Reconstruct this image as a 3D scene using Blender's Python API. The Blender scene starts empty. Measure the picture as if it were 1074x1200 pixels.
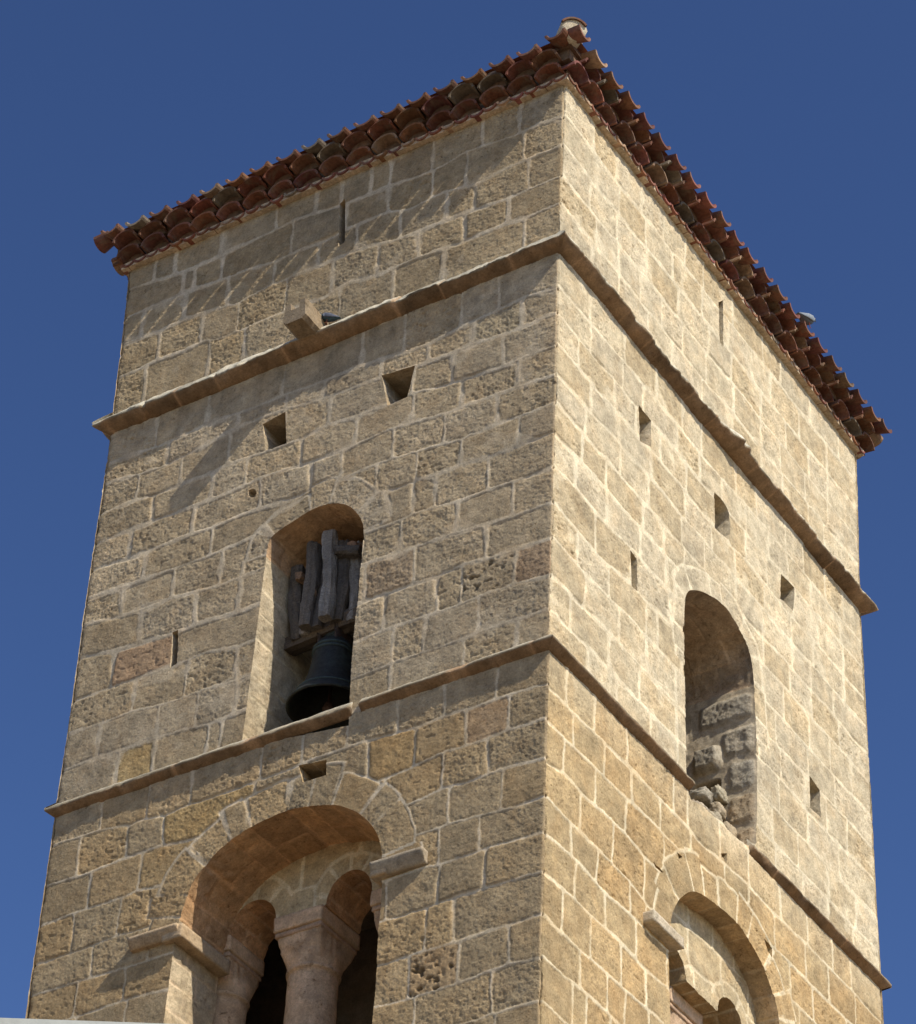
import bpy, math
import numpy as np
from mathutils import Vector, Matrix
R = math.radians
scene = bpy.context.scene
col = scene.collection

# ------------------------------------------------------------------ camera
CAM = np.array([10.146510, -16.572236, 1.6])
CR = np.array([0.84768931, 0.52907090, 0.03881764])
CU = np.array([0.31041517, -0.55402911, 0.77245981])
CF = np.cross(CU, CR)
cd = bpy.data.cameras.new('camera'); cam = bpy.data.objects.new('camera', cd); col.objects.link(cam)
cam.matrix_world = Matrix(((CR[0], CU[0], -CF[0], CAM[0]), (CR[1], CU[1], -CF[1], CAM[1]), (CR[2], CU[2], -CF[2], CAM[2]), (0, 0, 0, 1)))
cd.sensor_fit = 'HORIZONTAL'; cd.sensor_width = 36.0; cd.lens = 36.0 * 3614.8 / 1074.0
cd.clip_start = 0.1; cd.clip_end = 5000
scene.camera = cam

# ------------------------------------------------------------------ sky and sun
SUN_EL, SUN_AZ = R(45), R(14.5)          # azimuth measured from +x towards -y
sv = Vector((math.cos(SUN_EL) * math.cos(SUN_AZ), -math.cos(SUN_EL) * math.sin(SUN_AZ), math.sin(SUN_EL)))
w = bpy.data.worlds.new('World'); scene.world = w; w.use_nodes = True
nt = w.node_tree
for n in list(nt.nodes): nt.nodes.remove(n)
sky = nt.nodes.new('ShaderNodeTexSky'); sky.sky_type = 'NISHITA'; sky.sun_disc = False
sky.sun_elevation = SUN_EL; sky.sun_rotation = math.atan2(sv.x, sv.y)
sky.altitude = 600; sky.air_density = 1.0; sky.dust_density = 0.8; sky.ozone_density = 2.2
bg = nt.nodes.new('ShaderNodeBackground'); bg.inputs['Strength'].default_value = 0.057
out = nt.nodes.new('ShaderNodeOutputWorld')
gm = nt.nodes.new('ShaderNodeGamma'); gm.inputs['Gamma'].default_value = 1.5
hs = nt.nodes.new('ShaderNodeHueSaturation'); hs.inputs['Saturation'].default_value = 1.00; hs.inputs['Hue'].default_value = 0.503
nt.links.new(sky.outputs[0], gm.inputs['Color']); nt.links.new(gm.outputs[0], hs.inputs['Color']); nt.links.new(hs.outputs[0], bg.inputs['Color']); nt.links.new(bg.outputs[0], out.inputs['Surface'])
ld = bpy.data.lights.new('sun', 'SUN'); ld.energy = 4.9; ld.angle = R(0.53); ld.color = (1.0, 0.93, 0.80)
sun = bpy.data.objects.new('sun', ld); col.objects.link(sun); sun.location = (30, -10, 40)
sun.rotation_euler = (-sv).to_track_quat('-Z', 'Y').to_euler()
scene.view_settings.view_transform = 'Standard'; scene.view_settings.look = 'None'
scene.view_settings.exposure = 0.30; scene.view_settings.gamma = 1.0
scene.render.engine = 'CYCLES'

# ------------------------------------------------------------------ noise helpers
def h2(ix, iy, s):
    a = (ix.astype(np.int64) * 374761393 + iy.astype(np.int64) * 668265263 + s * 1442695041) & 0xFFFFFFFF
    a = ((a ^ (a >> 13)) * 1274126177) & 0xFFFFFFFF
    a = ((a ^ (a >> 16)) * 2246822519) & 0xFFFFFFFF
    return ((a ^ (a >> 15)) & 0xFFFFFF) / float(0xFFFFFF)
def vn(x, y, s=0):
    x = np.asarray(x, float); y = np.asarray(y, float)
    ix = np.floor(x); iy = np.floor(y); fx = x - ix; fy = y - iy
    fx = fx * fx * (3 - 2 * fx); fy = fy * fy * (3 - 2 * fy)
    a = h2(ix, iy, s); b = h2(ix + 1, iy, s); c = h2(ix, iy + 1, s); d = h2(ix + 1, iy + 1, s)
    return ((a + (b - a) * fx) * (1 - fy) + (c + (d - c) * fx) * fy) * 2 - 1
def fbm(x, y, s=0, o=3, g=0.5):
    t = 0; a = 1; n = 0
    for k in range(o):
        t = t + a * vn(x, y, s + k * 17); n += a; a *= g; x = x * 2.03 + 3.1; y = y * 2.03 + 1.7
    return t / n
def sst(a, b, x):
    t = np.clip((x - a) / (b - a), 0, 1); return t * t * (3 - 2 * t)

# ------------------------------------------------------------------ object helpers
def mesh_obj(name, V, F, mat, parent=None, colr=None, smooth=True):
    """V (n,3); F list of faces or int array (m,4); colr (n,4)"""
    me = bpy.data.meshes.new(name)
    V = np.asarray(V, dtype=np.float32)
    if isinstance(F, np.ndarray):
        m = len(F); me.vertices.add(len(V)); me.vertices.foreach_set('co', V.ravel())
        me.loops.add(m * 4); me.loops.foreach_set('vertex_index', F.astype(np.int32).ravel())
        me.polygons.add(m); me.polygons.foreach_set('loop_start', np.arange(0, m * 4, 4, dtype=np.int32))
        me.update(calc_edges=True)
    else:
        me.from_pydata([tuple(map(float, v)) for v in V], [], [tuple(map(int, f)) for f in F]); me.update()
    if colr is not None:
        at = me.color_attributes.new('stone_color', 'FLOAT_COLOR', 'POINT')
        at.data.foreach_set('color', np.asarray(colr, dtype=np.float32).ravel())
    if smooth: me.polygons.foreach_set('use_smooth', np.ones(len(me.polygons), dtype=bool))
    me.materials.append(mat)
    o = bpy.data.objects.new(name, me); col.objects.link(o)
    if parent is not None:
        o.parent = parent; o.matrix_parent_inverse = Matrix.Identity(4)
        o.location = -Vector(origin(parent))
    return o
def origin(o):
    v = Vector(o.location)
    while o.parent is not None:
        o = o.parent; v = v + Vector(o.location)
    return v
def empty(name, loc, label, cat, group=None):
    o = bpy.data.objects.new(name, None); col.objects.link(o); o.location = loc; o.empty_display_size = 0.3
    return tag(o, label, cat, group)
def tag(o, label, cat, group=None):
    o['label'] = label; o['category'] = cat
    if group: o['group'] = group
    return o
class MB:
    def __init__(s): s.V = []; s.F = []; s.C = []
    def add(s, V, F, c):
        k = len(s.V); s.V += [tuple(v) for v in V]; s.F += [tuple(i + k for i in f) for f in F]
        s.C += [tuple(c)] * len(V) if not isinstance(c, list) else c
    def box(s, lo, hi, c, jit=0, seed=0):
        x0, y0, z0 = lo; x1, y1, z1 = hi
        V = [(x0, y0, z0), (x1, y0, z0), (x1, y1, z0), (x0, y1, z0), (x0, y0, z1), (x1, y0, z1), (x1, y1, z1), (x0, y1, z1)]
        if jit:
            rg = np.random.RandomState(seed); V = [tuple(np.array(v) + rg.uniform(-jit, jit, 3)) for v in V]
        s.add(V, [(0, 3, 2, 1), (4, 5, 6, 7), (0, 1, 5, 4), (1, 2, 6, 5), (2, 3, 7, 6), (3, 0, 4, 7)], c)
    def build(s, name, mat, parent=None, smooth=False):
        return mesh_obj(name, s.V, s.F, mat, parent, s.C, smooth)

# ------------------------------------------------------------------ materials
def newmat(name):
    m = bpy.data.materials.new(name); m.use_nodes = True; n = m.node_tree.nodes; l = m.node_tree.links
    b = n['Principled BSDF']; b.inputs['Roughness'].default_value = 0.92
    b.inputs['Specular IOR Level'].default_value = 0.15
    return m, n, l, b
def nz(n, l, co, scale, detail=4, rough=0.6, dist=0):
    t = n.new('ShaderNodeTexNoise'); t.inputs['Scale'].default_value = scale; t.inputs['Detail'].default_value = detail
    t.inputs['Roughness'].default_value = rough; t.inputs['Distortion'].default_value = dist
    l.new(co, t.inputs['Vector']); return t.outputs['Fac']
def mapr(n, l, v, a, b, c, d):
    t = n.new('ShaderNodeMapRange'); l.new(v, t.inputs[0])
    for i, q in enumerate((a, b, c, d)): t.inputs[i + 1].default_value = q
    return t.outputs[0]
def math_(n, l, op, a, b):
    t = n.new('ShaderNodeMath'); t.operation = op
    for i, q in enumerate((a, b)):
        if isinstance(q, (int, float)): t.inputs[i].default_value = q
        else: l.new(q, t.inputs[i])
    return t.outputs[0]
def mixc(n, l, mode, fac, a, b):
    t = n.new('ShaderNodeMix'); t.data_type = 'RGBA'; t.blend_type = mode
    if isinstance(fac, (int, float)): t.inputs[0].default_value = fac
    else: l.new(fac, t.inputs[0])
    for i, q in ((6, a), (7, b)):
        if isinstance(q, tuple): t.inputs[i].default_value = q
        else: l.new(q, t.inputs[i])
    return t.outputs[2]
def masonry_mat():
    m, n, l, b = newmat('weathered_limestone')
    tc = n.new('ShaderNodeTexCoord').outputs['Object']
    at = n.new('ShaderNodeAttribute'); at.attribute_name = 'stone_color'
    c = at.outputs['Color']; al = at.outputs['Alpha']
    g1 = nz(n, l, tc, 9, 5, 0.65); g2 = nz(n, l, tc, 55, 4, 0.7); g3 = nz(n, l, tc, 1.1, 3, 0.6)
    warm = nz(n, l, tc, 4.0, 4, 0.6, 0.4)
    v = mapr(n, l, g1, 0.3, 0.7, 0.74, 1.24); v = math_(n, l, 'MULTIPLY', v, mapr(n, l, g2, 0.3, 0.7, 0.76, 1.20))
    v = math_(n, l, 'MULTIPLY', v, mapr(n, l, g3, 0.3, 0.7, 0.92, 1.08))
    # dark brown speckle in the pits of the porous stone
    pit = nz(n, l, tc, 30, 4, 0.8, 0.4); pm = mapr(n, l, pit, 0.565, 0.64, 0, 1); pm = math_(n, l, 'MULTIPLY', pm, mapr(n, l, nz(n, l, tc, 5, 3, 0.6), 0.42, 0.6, 0.25, 1)); pm = math_(n, l, 'MULTIPLY', pm, al)
    rgb = n.new('ShaderNodeCombineColor'); [l.new(v, rgb.inputs[i]) for i in range(3)]
    c1 = mixc(n, l, 'MULTIPLY', 1.0, c, rgb.outputs[0])
    c2 = mixc(n, l, 'MULTIPLY', mapr(n, l, warm, 0.45, 0.7, 0, 0.40), c1, (1.08, 0.93, 0.76, 1))
    c3 = mixc(n, l, 'MULTIPLY', math_(n, l, 'MULTIPLY', pm, 0.8), c2, (0.42, 0.34, 0.26, 1))
    l.new(c3, b.inputs['Base Color'])
    hb = nz(n, l, tc, 58, 6, 0.8, 0.1); hc = nz(n, l, tc, 120, 3, 0.7)
    h = math_(n, l, 'ADD', math_(n, l, 'MULTIPLY', hb, 0.8), math_(n, l, 'MULTIPLY', hc, 0.25))
    h = math_(n, l, 'SUBTRACT', h, math_(n, l, 'MULTIPLY', pm, 0.35))
    bp = n.new('ShaderNodeBump'); bp.inputs['Distance'].default_value = 0.017
    l.new(h, bp.inputs['Height']); l.new(mapr(n, l, al, 0, 1, 0.28, 1.0), bp.inputs['Strength'])
    l.new(bp.outputs[0], b.inputs['Normal'])
    return m
def attr_mat(name, rough=0.85, sc=30, amt=0.3, bump=0.006, tint=None, spec=0.2, metal=0.0, low=2.5):
    m, n, l, b = newmat(name)
    tc = n.new('ShaderNodeTexCoord').outputs['Object']
    at = n.new('ShaderNodeAttribute'); at.attribute_name = 'stone_color'
    g = nz(n, l, tc, sc, 5, 0.7); g2 = nz(n, l, tc, low, 4, 0.6)
    v = math_(n, l, 'MULTIPLY', mapr(n, l, g, 0.3, 0.7, 1 - amt, 1 + amt), mapr(n, l, g2, 0.3, 0.7, 1 - amt * .6, 1 + amt * .6))
    rgb = n.new('ShaderNodeCombineColor'); [l.new(v, rgb.inputs[i]) for i in range(3)]
    c1 = mixc(n, l, 'MULTIPLY', 1.0, at.outputs['Color'], rgb.outputs[0])
    if tint: c1 = mixc(n, l, 'MIX', mapr(n, l, nz(n, l, tc, 7, 5, 0.7, 0.5), 0.5, 0.68, 0, tint[1]), c1, tint[0])
    l.new(c1, b.inputs['Base Color'])
    b.inputs['Roughness'].default_value = rough; b.inputs['Specular IOR Level'].default_value = spec; b.inputs['Metallic'].default_value = metal
    bp = n.new('ShaderNodeBump'); bp.inputs['Distance'].default_value = bump; bp.inputs['Strength'].default_value = 0.9
    l.new(g, bp.inputs['Height']); l.new(bp.outputs[0], b.inputs['Normal'])
    return m
M_STONE = masonry_mat()
M_TILE = attr_mat('old_terracotta', 0.8, 26, 0.4, 0.006, ((0.16, 0.13, 0.09, 1), 0.6), 0.25)
M_WOOD = attr_mat('grey_weathered_wood', 0.85, 60, 0.45, 0.006, ((0.10, 0.09, 0.08, 1), 0.6))
M_BRONZE = attr_mat('dark_patinated_bronze', 0.68, 22, 0.45, 0.003, ((0.05, 0.07, 0.06, 1), 0.6), 0.3, 0.2)
M_IRON = attr_mat('rusty_iron', 0.7, 40, 0.35, 0.002, ((0.12, 0.045, 0.02, 1), 0.5), 0.4, 0.4)
M_PLAST = attr_mat('painted_plaster', 0.85, 14, 0.10, 0.002)
M_FEATH = attr_mat('pigeon_feathers', 0.7, 50, 0.25, 0.002)
M_GROUND = attr_mat('sandy_paving', 0.95, 6, 0.2, 0.01)
ORDER=["L1","L2","L3","L4","L5","L6","L7","L8","L9","C2","M11","M10","M9","M8","M7","M6","M5","M4","M3","M2","M1","C1","T4","T3","T2","T1"]
LEFT_LINES={"L1":[[0.04,13.021],[0.4,13.028]],"L2":[[0.05,13.393],[0.3,13.406],[0.74,13.372],[1.16,13.366],[1.5,13.378]],"L3":[[0.06,13.767],[0.29,13.755],[0.76,13.743],[1.23,13.745],[1.49,13.745]],"L4":[[0.05,14.136],[0.4,14.143],[0.77,14.152],[1.09,14.134],[1.47,14.131],[3.51,14.096],[4.02,14.121],[4.51,14.099]],"L5":[[0.06,14.487],[0.48,14.505],[0.94,14.478],[1.18,14.496],[3.54,14.434],[3.98,14.448],[4.38,14.443],[4.94,14.439]],"L6":[[0.06,14.825],[0.34,14.807],[0.59,14.831],[0.86,14.842],[1.04,14.825],[4.11,14.756],[4.54,14.745],[4.94,14.729]],"L7":[[0.06,15.171],[0.51,15.192],[0.93,15.187],[1.29,15.136],[3.64,15.12],[3.97,15.156],[4.11,15.131],[4.52,15.129],[4.94,15.106]],"L8":[[0.07,15.535],[0.55,15.545],[0.75,15.533],[0.96,15.537],[1.23,15.513],[1.5,15.473],[3.47,15.49],[3.77,15.517],[4.16,15.512],[4.57,15.486],[4.93,15.495]],"L9":[[0.06,15.875],[0.37,15.886],[0.69,15.889],[1.01,15.883],[1.25,15.866],[1.66,15.906],[3.31,15.856],[3.5,15.859],[3.74,15.836],[3.99,15.865],[4.13,15.841],[4.46,15.886],[4.93,15.904]],"M11":[[0.21,16.607],[0.42,16.616],[0.66,16.619],[1.04,16.6],[1.27,16.597],[1.53,16.606],[1.92,16.569],[3.07,16.652],[3.42,16.641],[3.71,16.669],[4.0,16.67],[4.37,16.668],[4.62,16.684],[4.94,16.672]],"M10":[[0.06,16.948],[0.34,16.991],[0.66,16.991],[0.89,16.982],[1.12,16.98],[1.32,16.984],[1.59,16.977],[1.93,16.959],[3.11,17.011],[3.52,17.041],[3.75,17.023],[4.01,17.031],[4.27,17.058],[4.6,17.055],[4.91,17.051]],"M9":[[0.04,17.335],[0.27,17.344],[0.45,17.342],[0.61,17.353],[0.87,17.384],[1.09,17.359],[1.34,17.365],[1.68,17.386],[1.9,17.381],[3.15,17.377],[3.53,17.434],[3.71,17.426],[3.98,17.424],[4.3,17.416],[4.62,17.417],[4.92,17.412]],"M8":[[0.05,17.725],[0.39,17.718],[0.56,17.729],[0.69,17.727],[0.97,17.767],[1.36,17.755],[1.71,17.769],[3.18,17.75],[3.55,17.774],[3.77,17.781],[4.03,17.783],[4.56,17.826],[4.92,17.88]],"M7":[[0.04,18.088],[0.39,18.101],[0.7,18.101],[0.95,18.092],[1.38,18.134],[1.68,18.119],[3.04,18.164],[3.24,18.146],[3.46,18.134],[3.95,18.186],[4.3,18.188],[4.59,18.209],[4.94,18.252]],"M6":[[0.05,18.483],[0.38,18.473],[0.65,18.472],[0.97,18.493],[1.23,18.476],[1.42,18.507],[1.75,18.509],[3.1,18.569],[3.28,18.544],[3.61,18.518],[3.91,18.538],[4.16,18.535],[4.6,18.548],[4.91,18.548]],"M5":[[0.04,18.8],[0.3,18.8],[0.58,18.821],[0.95,18.79],[1.12,18.805],[1.42,18.834],[1.65,18.852],[1.77,18.855],[1.97,18.847],[2.18,18.838],[2.54,18.869],[2.76,18.84],[3.09,18.856],[3.31,18.868],[3.63,18.856],[3.95,18.866],[4.37,18.862],[4.88,18.88]],"M4":[[0.04,19.127],[0.4,19.151],[0.74,19.164],[1.09,19.157],[1.44,19.191],[1.71,19.206],[2.15,19.178],[2.55,19.207],[2.92,19.221],[3.17,19.231],[3.25,19.209],[3.48,19.212],[3.84,19.197],[4.05,19.201],[4.32,19.209],[4.53,19.214],[4.88,19.201]],"M3":[[0.03,19.455],[0.31,19.463],[0.58,19.447],[0.88,19.479],[1.14,19.496],[1.48,19.544],[2.09,19.528],[2.4,19.561],[2.71,19.532],[3.1,19.536],[3.48,19.552],[3.76,19.527],[4.11,19.538],[4.34,19.53],[4.58,19.555],[4.91,19.547]],"M2":[[0.03,19.845],[0.33,19.835],[0.59,19.833],[0.87,19.859],[1.07,19.845],[1.48,19.866],[2.41,19.91],[2.92,19.966],[3.52,19.958],[3.8,19.891],[4.07,19.881],[4.32,19.861],[4.58,19.864],[4.88,19.905]],"M1":[[0.03,20.13],[0.31,20.168],[0.89,20.129],[1.13,20.098],[1.36,20.08]],"T4":[[0.01,21.157],[0.25,21.152],[0.39,21.136],[0.57,21.181],[0.83,21.176],[1.08,21.17],[1.35,21.195],[1.73,21.189],[1.95,21.188],[2.31,21.25],[2.57,21.189],[3.05,21.217],[3.31,21.225],[3.52,21.214],[3.79,21.209],[3.96,21.261],[4.5,21.263],[4.93,21.255]],"T3":[[0.01,21.5],[0.26,21.496],[0.62,21.502],[0.95,21.523],[1.24,21.548],[1.56,21.55],[1.84,21.555],[2.03,21.603],[2.33,21.618],[2.49,21.625],[2.89,21.642],[3.21,21.657],[3.59,21.596],[3.9,21.636],[4.22,21.663],[4.54,21.632],[4.92,21.667]],"T2":[[0.0,21.877],[0.37,21.879],[0.59,21.879],[0.94,21.856],[1.27,21.913],[1.67,21.887],[1.91,21.954],[2.35,21.958],[2.72,21.934],[3.05,21.938],[3.71,21.981],[4.22,22.017],[4.38,22.002],[4.94,22.035]],"T1":[[-0.0,22.237],[0.23,22.282],[0.53,22.266],[1.05,22.32],[1.42,22.252],[1.88,22.29],[2.4,22.313],[2.71,22.355],[3.01,22.387],[3.86,22.323],[4.17,22.308],[4.42,22.323],[4.98,22.395]]}
RIGHT_LINES={"L2":[[0.05,13.4],[0.23,13.404],[0.56,13.414],[0.94,13.407]],"L3":[[0.04,13.768],[0.14,13.749],[0.54,13.73],[0.95,13.74],[1.21,13.743],[1.69,13.781]],"L4":[[0.04,14.122],[0.32,14.133],[0.68,14.12],[1.1,14.135],[1.47,14.122],[1.91,14.121]],"L5":[[0.03,14.468],[0.44,14.487],[0.91,14.459],[1.42,14.476],[1.88,14.463]],"L6":[[0.01,14.804],[0.24,14.784],[0.56,14.788],[0.82,14.783],[1.3,14.774],[1.63,14.72]],"L7":[[0.01,15.132],[0.28,15.168],[0.62,15.149],[0.91,15.178],[1.21,15.169],[1.57,15.134]],"L8":[[0.0,15.513],[0.27,15.513],[0.77,15.513],[1.23,15.513],[1.68,15.546]],"L9":[[0.0,15.853],[0.36,15.832],[0.9,15.853],[1.34,15.857],[1.85,15.845],[2.26,15.832]],"M8":[[0.06,17.716],[0.41,17.692],[0.86,17.664],[1.32,17.745],[1.53,17.72],[2.01,17.766]],"M9":[[0.08,17.349],[0.5,17.326],[1.07,17.353],[1.53,17.357]],"M7":[[0.03,18.098],[0.37,18.121],[0.77,18.075],[1.35,18.133]],"M10":[[0.05,16.961],[0.38,16.957],[0.79,16.99],[1.07,16.983]]}
LEFT_JOINTS={"L1":[0.43,1.12],"L2":[0.3,0.74,1.19],"L3":[0.8,1.05],"L4":[0.54,0.96,4.0,4.49],"L5":[0.6,0.98,4.37],"L6":[0.41,0.9,4.13,4.62],"L7":[0.55,0.98,3.97,4.5],"L8":[0.36,0.77,1.25,3.76,4.15,4.66],"L9":[0.5,1.0,1.44,3.52,3.97,4.48],"C2":[0.32,0.82,1.54,3.27,3.41,3.97,4.36],"M11":[0.69,1.22,1.53,3.56,3.98,4.62],"M10":[0.36,0.88,1.12,1.65,3.17,3.71,4.29],"M9":[0.66,1.37,3.89,4.57],"M8":[0.4,0.95,1.53,3.22,3.69,4.31],"M7":[0.66,1.2,1.42,3.46,3.98,4.57],"M6":[0.37,0.95,1.4,3.61,4.35],"M5":[0.59,1.14,1.66,2.22,2.56,3.84,4.57],"M4":[0.4,0.98,1.49,2.08,2.69,3.28,4.35],"M3":[0.56,1.09,2.41,3.52,4.06,4.57],"M2":[0.38,0.88,1.35,2.92,4.27],"M1":[0.63,1.02,2.97,3.83,4.44],"C1":[0.38,1.24,1.78,2.39,3.47,3.89,4.65],"T4":[0.56,1.04,1.53,1.99,2.49,3.03,3.58,4.0,4.53],"T3":[0.36,0.94,1.25,1.76,2.23,2.68,3.19,3.73,4.26,4.76],"T2":[0.42,1.05,1.41,1.9,2.39,3.02,3.83,4.17,4.31],"T1":[0.47,0.88,1.43,1.9,2.12,2.46,2.76,3.86,4.42,4.67]}
RIGHT_JOINTS={"L1":[0.44,0.65],"L2":[0.55,0.96,1.24],"L3":[0.28,0.71,1.17,1.58],"L4":[0.46,0.93,1.42],"L5":[0.38,0.8,1.32,1.6],"L6":[0.52,1.04,1.55],"L7":[0.26,0.76,1.24],"L8":[0.39,0.89,1.34,1.82],"L9":[0.28,0.73,2.05,2.29],"M11":[0.33],"M10":[0.55,1.11],"M9":[0.4,0.94,1.56,1.77],"M8":[0.71,1.31,2.01],"M7":[0.35,0.89,1.47]}
LEFT_OPEN={"slit_top":[[2.477,22.353],[2.41,22.377],[2.378,21.805],[2.453,21.775]],"holeB":[[1.851,19.911],[1.488,19.872],[1.549,19.527],[1.758,19.507]],"holeA":[[3.158,19.886],[2.908,19.933],[2.863,19.533],[3.093,19.544]],"pit":[[3.241,19.145],[3.185,19.142],[3.142,19.085],[3.155,19.031],[3.212,19.044],[3.246,19.097]],"slit_left":[[3.929,17.794],[3.865,17.798],[3.835,17.426],[3.91,17.407]],"hole_low":[[2.404,15.881],[2.125,15.847],[2.114,15.693],[2.347,15.695]],"bell":[[3.026,16.263],[3.001,16.983],[2.98,17.564],[2.965,18.089],[2.949,18.453],[2.868,18.512],[2.771,18.546],[2.665,18.576],[2.56,18.611],[2.44,18.625],[2.345,18.621],[2.263,18.596],[2.18,18.559],[2.105,18.51],[2.028,18.421],[1.964,18.32],[1.927,18.22],[1.912,18.102],[1.919,17.974],[1.928,17.43],[1.944,16.979],[1.933,16.318],[1.92,16.114]],"arch":[[3.525,13.792],[3.514,14.528],[3.497,14.698],[3.461,14.832],[3.413,15.012],[3.363,15.094],[3.302,15.165],[3.178,15.274],[3.066,15.346],[2.943,15.39],[2.811,15.431],[2.687,15.448],[2.504,15.472],[2.369,15.458],[2.226,15.432],[2.1,15.4],[1.973,15.356],[1.871,15.293],[1.768,15.22],[1.69,15.138],[1.615,15.042],[1.566,14.955],[1.532,14.865],[1.509,14.747],[1.496,14.595],[1.487,14.329],[1.494,14.056],[1.486,13.619],[1.495,13.328]],"pitR":[[1.279,13.969],[1.162,13.935],[1.11,13.83],[1.215,13.786]]}
RIGHT_OPEN={"slit_top":[[2.985,22.358],[3.074,22.458],[3.08,21.851],[3.002,21.844]],"holeC":[[1.438,19.859],[1.662,19.843],[1.657,19.527],[1.457,19.447]],"holeD":[[2.88,19.881],[3.047,19.909],[3.189,19.842],[3.185,19.519],[3.018,19.472],[2.877,19.463]],"slitE":[[1.295,18.099],[1.407,18.082],[1.419,17.734],[1.312,17.72]],"holeF":[[4.216,19.83],[4.491,19.851],[4.473,19.557],[4.19,19.519]],"holeG":[[4.665,17.783],[4.874,17.742],[4.865,17.436],[4.654,17.424]],"bell":[[2.278,16.219],[2.265,16.322],[2.266,17.043],[2.255,17.447],[2.244,17.803],[2.256,18.157],[2.288,18.283],[2.352,18.376],[2.431,18.434],[2.558,18.508],[2.671,18.557],[2.791,18.598],[2.929,18.631],[3.067,18.646],[3.189,18.631],[3.295,18.581],[3.399,18.538],[3.479,18.484],[3.54,18.37],[3.577,18.25],[3.59,17.986],[3.595,17.356],[3.572,16.83],[3.552,16.564],[3.527,16.334],[3.328,16.273],[3.171,16.234],[2.986,16.231],[2.926,16.265],[2.712,16.218],[2.561,16.224],[2.345,16.149]],"arch":[[1.963,13.822],[1.942,14.465],[1.97,14.717],[1.998,14.844],[2.103,15.034],[2.249,15.184],[2.336,15.245],[2.443,15.304],[2.64,15.344],[2.891,15.375],[3.139,15.387],[3.346,15.329],[3.574,15.231],[3.724,15.113],[3.821,14.972],[3.89,14.803]],"small1":[[2.092,15.489],[2.179,15.489],[2.121,15.431]],"small2":[[1.695,15.172],[1.878,15.171],[1.822,15.147],[1.723,15.148]],"small3":[[3.635,15.497],[3.774,15.471],[3.769,15.368],[3.678,15.42]],"crack":[[2.865,15.915],[2.988,15.985],[2.97,15.873],[2.895,15.898]]}
# ------------------------------------------------------------------ the tower: measured lines and openings
TOP, C1Z, C2Z = 22.66, 20.60, 16.25
WL, WR = 5.0, 6.014
ZH = 11.9                                 # fine masonry from here up
def bt(z): return np.where(z > 20.6, 0.035 * (TOP - z) / (TOP - 20.6), 0.035)
tower = empty('bell_tower', (-2.5, 3.0, 0), 'tall square bell tower of weathered limestone blocks with terracotta tiled eaves', 'tower')

class Masonry:
    def __init__(s, U, z0, z1, L, J, seed, tier):
        s.U = U; s.seed = seed; s.tier = tier
        rg = np.random.RandomState(seed); s.rg = rg
        xs = np.linspace(0, U, 201); s.xs = xs
        base = dict(L1=13.02, L2=13.39, L3=13.76, L4=14.13, L5=14.47, L6=14.80, L7=15.15, L8=15.52, L9=15.87, C2=C2Z, M11=16.60, M10=16.97, M9=17.35, M8=17.73, M7=18.10, M6=18.48, M5=18.81, M4=19.15, M3=19.47, M2=19.84, M1=20.16, C1=C1Z, T4=21.16, T3=21.51, T2=21.89, T1=22.26)
        ln = []
        z = 13.02 - 0.37
        low = []
        while z > z0: low.append(z); z -= 0.37
        for q in low[::-1]: ln.append((np.full(201, q) + rg.uniform(-.015, .015), []))
        for k in ORDER:
            p = L.get(k)
            if p and len(p) > 1:
                px_ = [q[0] for q in p]; pz = [q[1] for q in p]
                v = np.interp(xs, px_, pz)
                far = sst(0.1, 1.2, xs - px_[-1])
                v = v + far * ((base[k] if abs(base[k] - pz[-1]) < .1 else pz[-1]) + rg.uniform(-.01, .01) + .012 * vn(xs * .8, xs * 0 + hash_k(k), seed) - pz[-1])
            else: v = base[k] + rg.uniform(-.012, .012) + .015 * vn(xs * .7, xs * 0 + hash_k(k), seed + 5)
            ln.append((v, J.get(k, [])))
        s.lines = [a for a, _ in ln]
        s.joints = []
        for i, (a, jn) in enumerate(ln):
            js = list(jn); lastt = js[-1] if js else 0
            pts = [0.0] + sorted(js) + [U]; o = []
            for a0, a1 in zip(pts[:-1], pts[1:]):
                o.append(a0); q = a0
                while a1 - q > 0.98 or (a1 - q > 0.78 and a0 >= lastt):
                    wd = rg.uniform(.36, .66); q += wd
                    if a1 - q > .25: o.append(q)
                    else: break
            o.append(U); o[0] = -.5; o[-1] = U + .5
            s.joints.append(np.array(sorted(o)))
    def eval(s, u, z):
        sd = s.seed
        uw = u + .014 * vn(u * 4, z * 4, sd + 1) + .007 * fbm(u * 16, z * 16, sd + 2, 2) + .004 * vn(u * 50, z * 50, sd + 21)
        zw = z + .012 * vn(u * 3.1, z * 5, sd + 3) + .007 * fbm(u * 15, z * 15, sd + 4, 2) + .004 * vn(u * 47, z * 52, sd + 22)
        ci = np.zeros(u.shape, int); lo = np.full(u.shape, 0.3); hi = np.full(u.shape, 0.3)
        for i, a in enumerate(s.lines):
            lz = np.interp(u, s.xs, a); up = zw > lz
            ci = np.where(up, i + 1, ci); lo = np.where(up, zw - lz, lo)
            hi = np.where(~up & (lz - zw < hi), lz - zw, hi)
        ji = np.zeros(u.shape, int); le = np.full(u.shape, .5); ri = np.full(u.shape, .5)
        for c in np.unique(ci):
            m = ci == c; js = s.joints[max(c - 1, 0)]
            k = np.clip(np.searchsorted(js, uw[m]), 1, len(js) - 1)
            ji[m] = k; le[m] = uw[m] - js[k - 1]; ri[m] = js[k] - uw[m]
        return ci, ji, np.minimum(le, ri), np.minimum(lo, hi), le, lo

def hash_k(k): return float(sum(ord(c) * (i + 3) for i, c in enumerate(k)))

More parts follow.
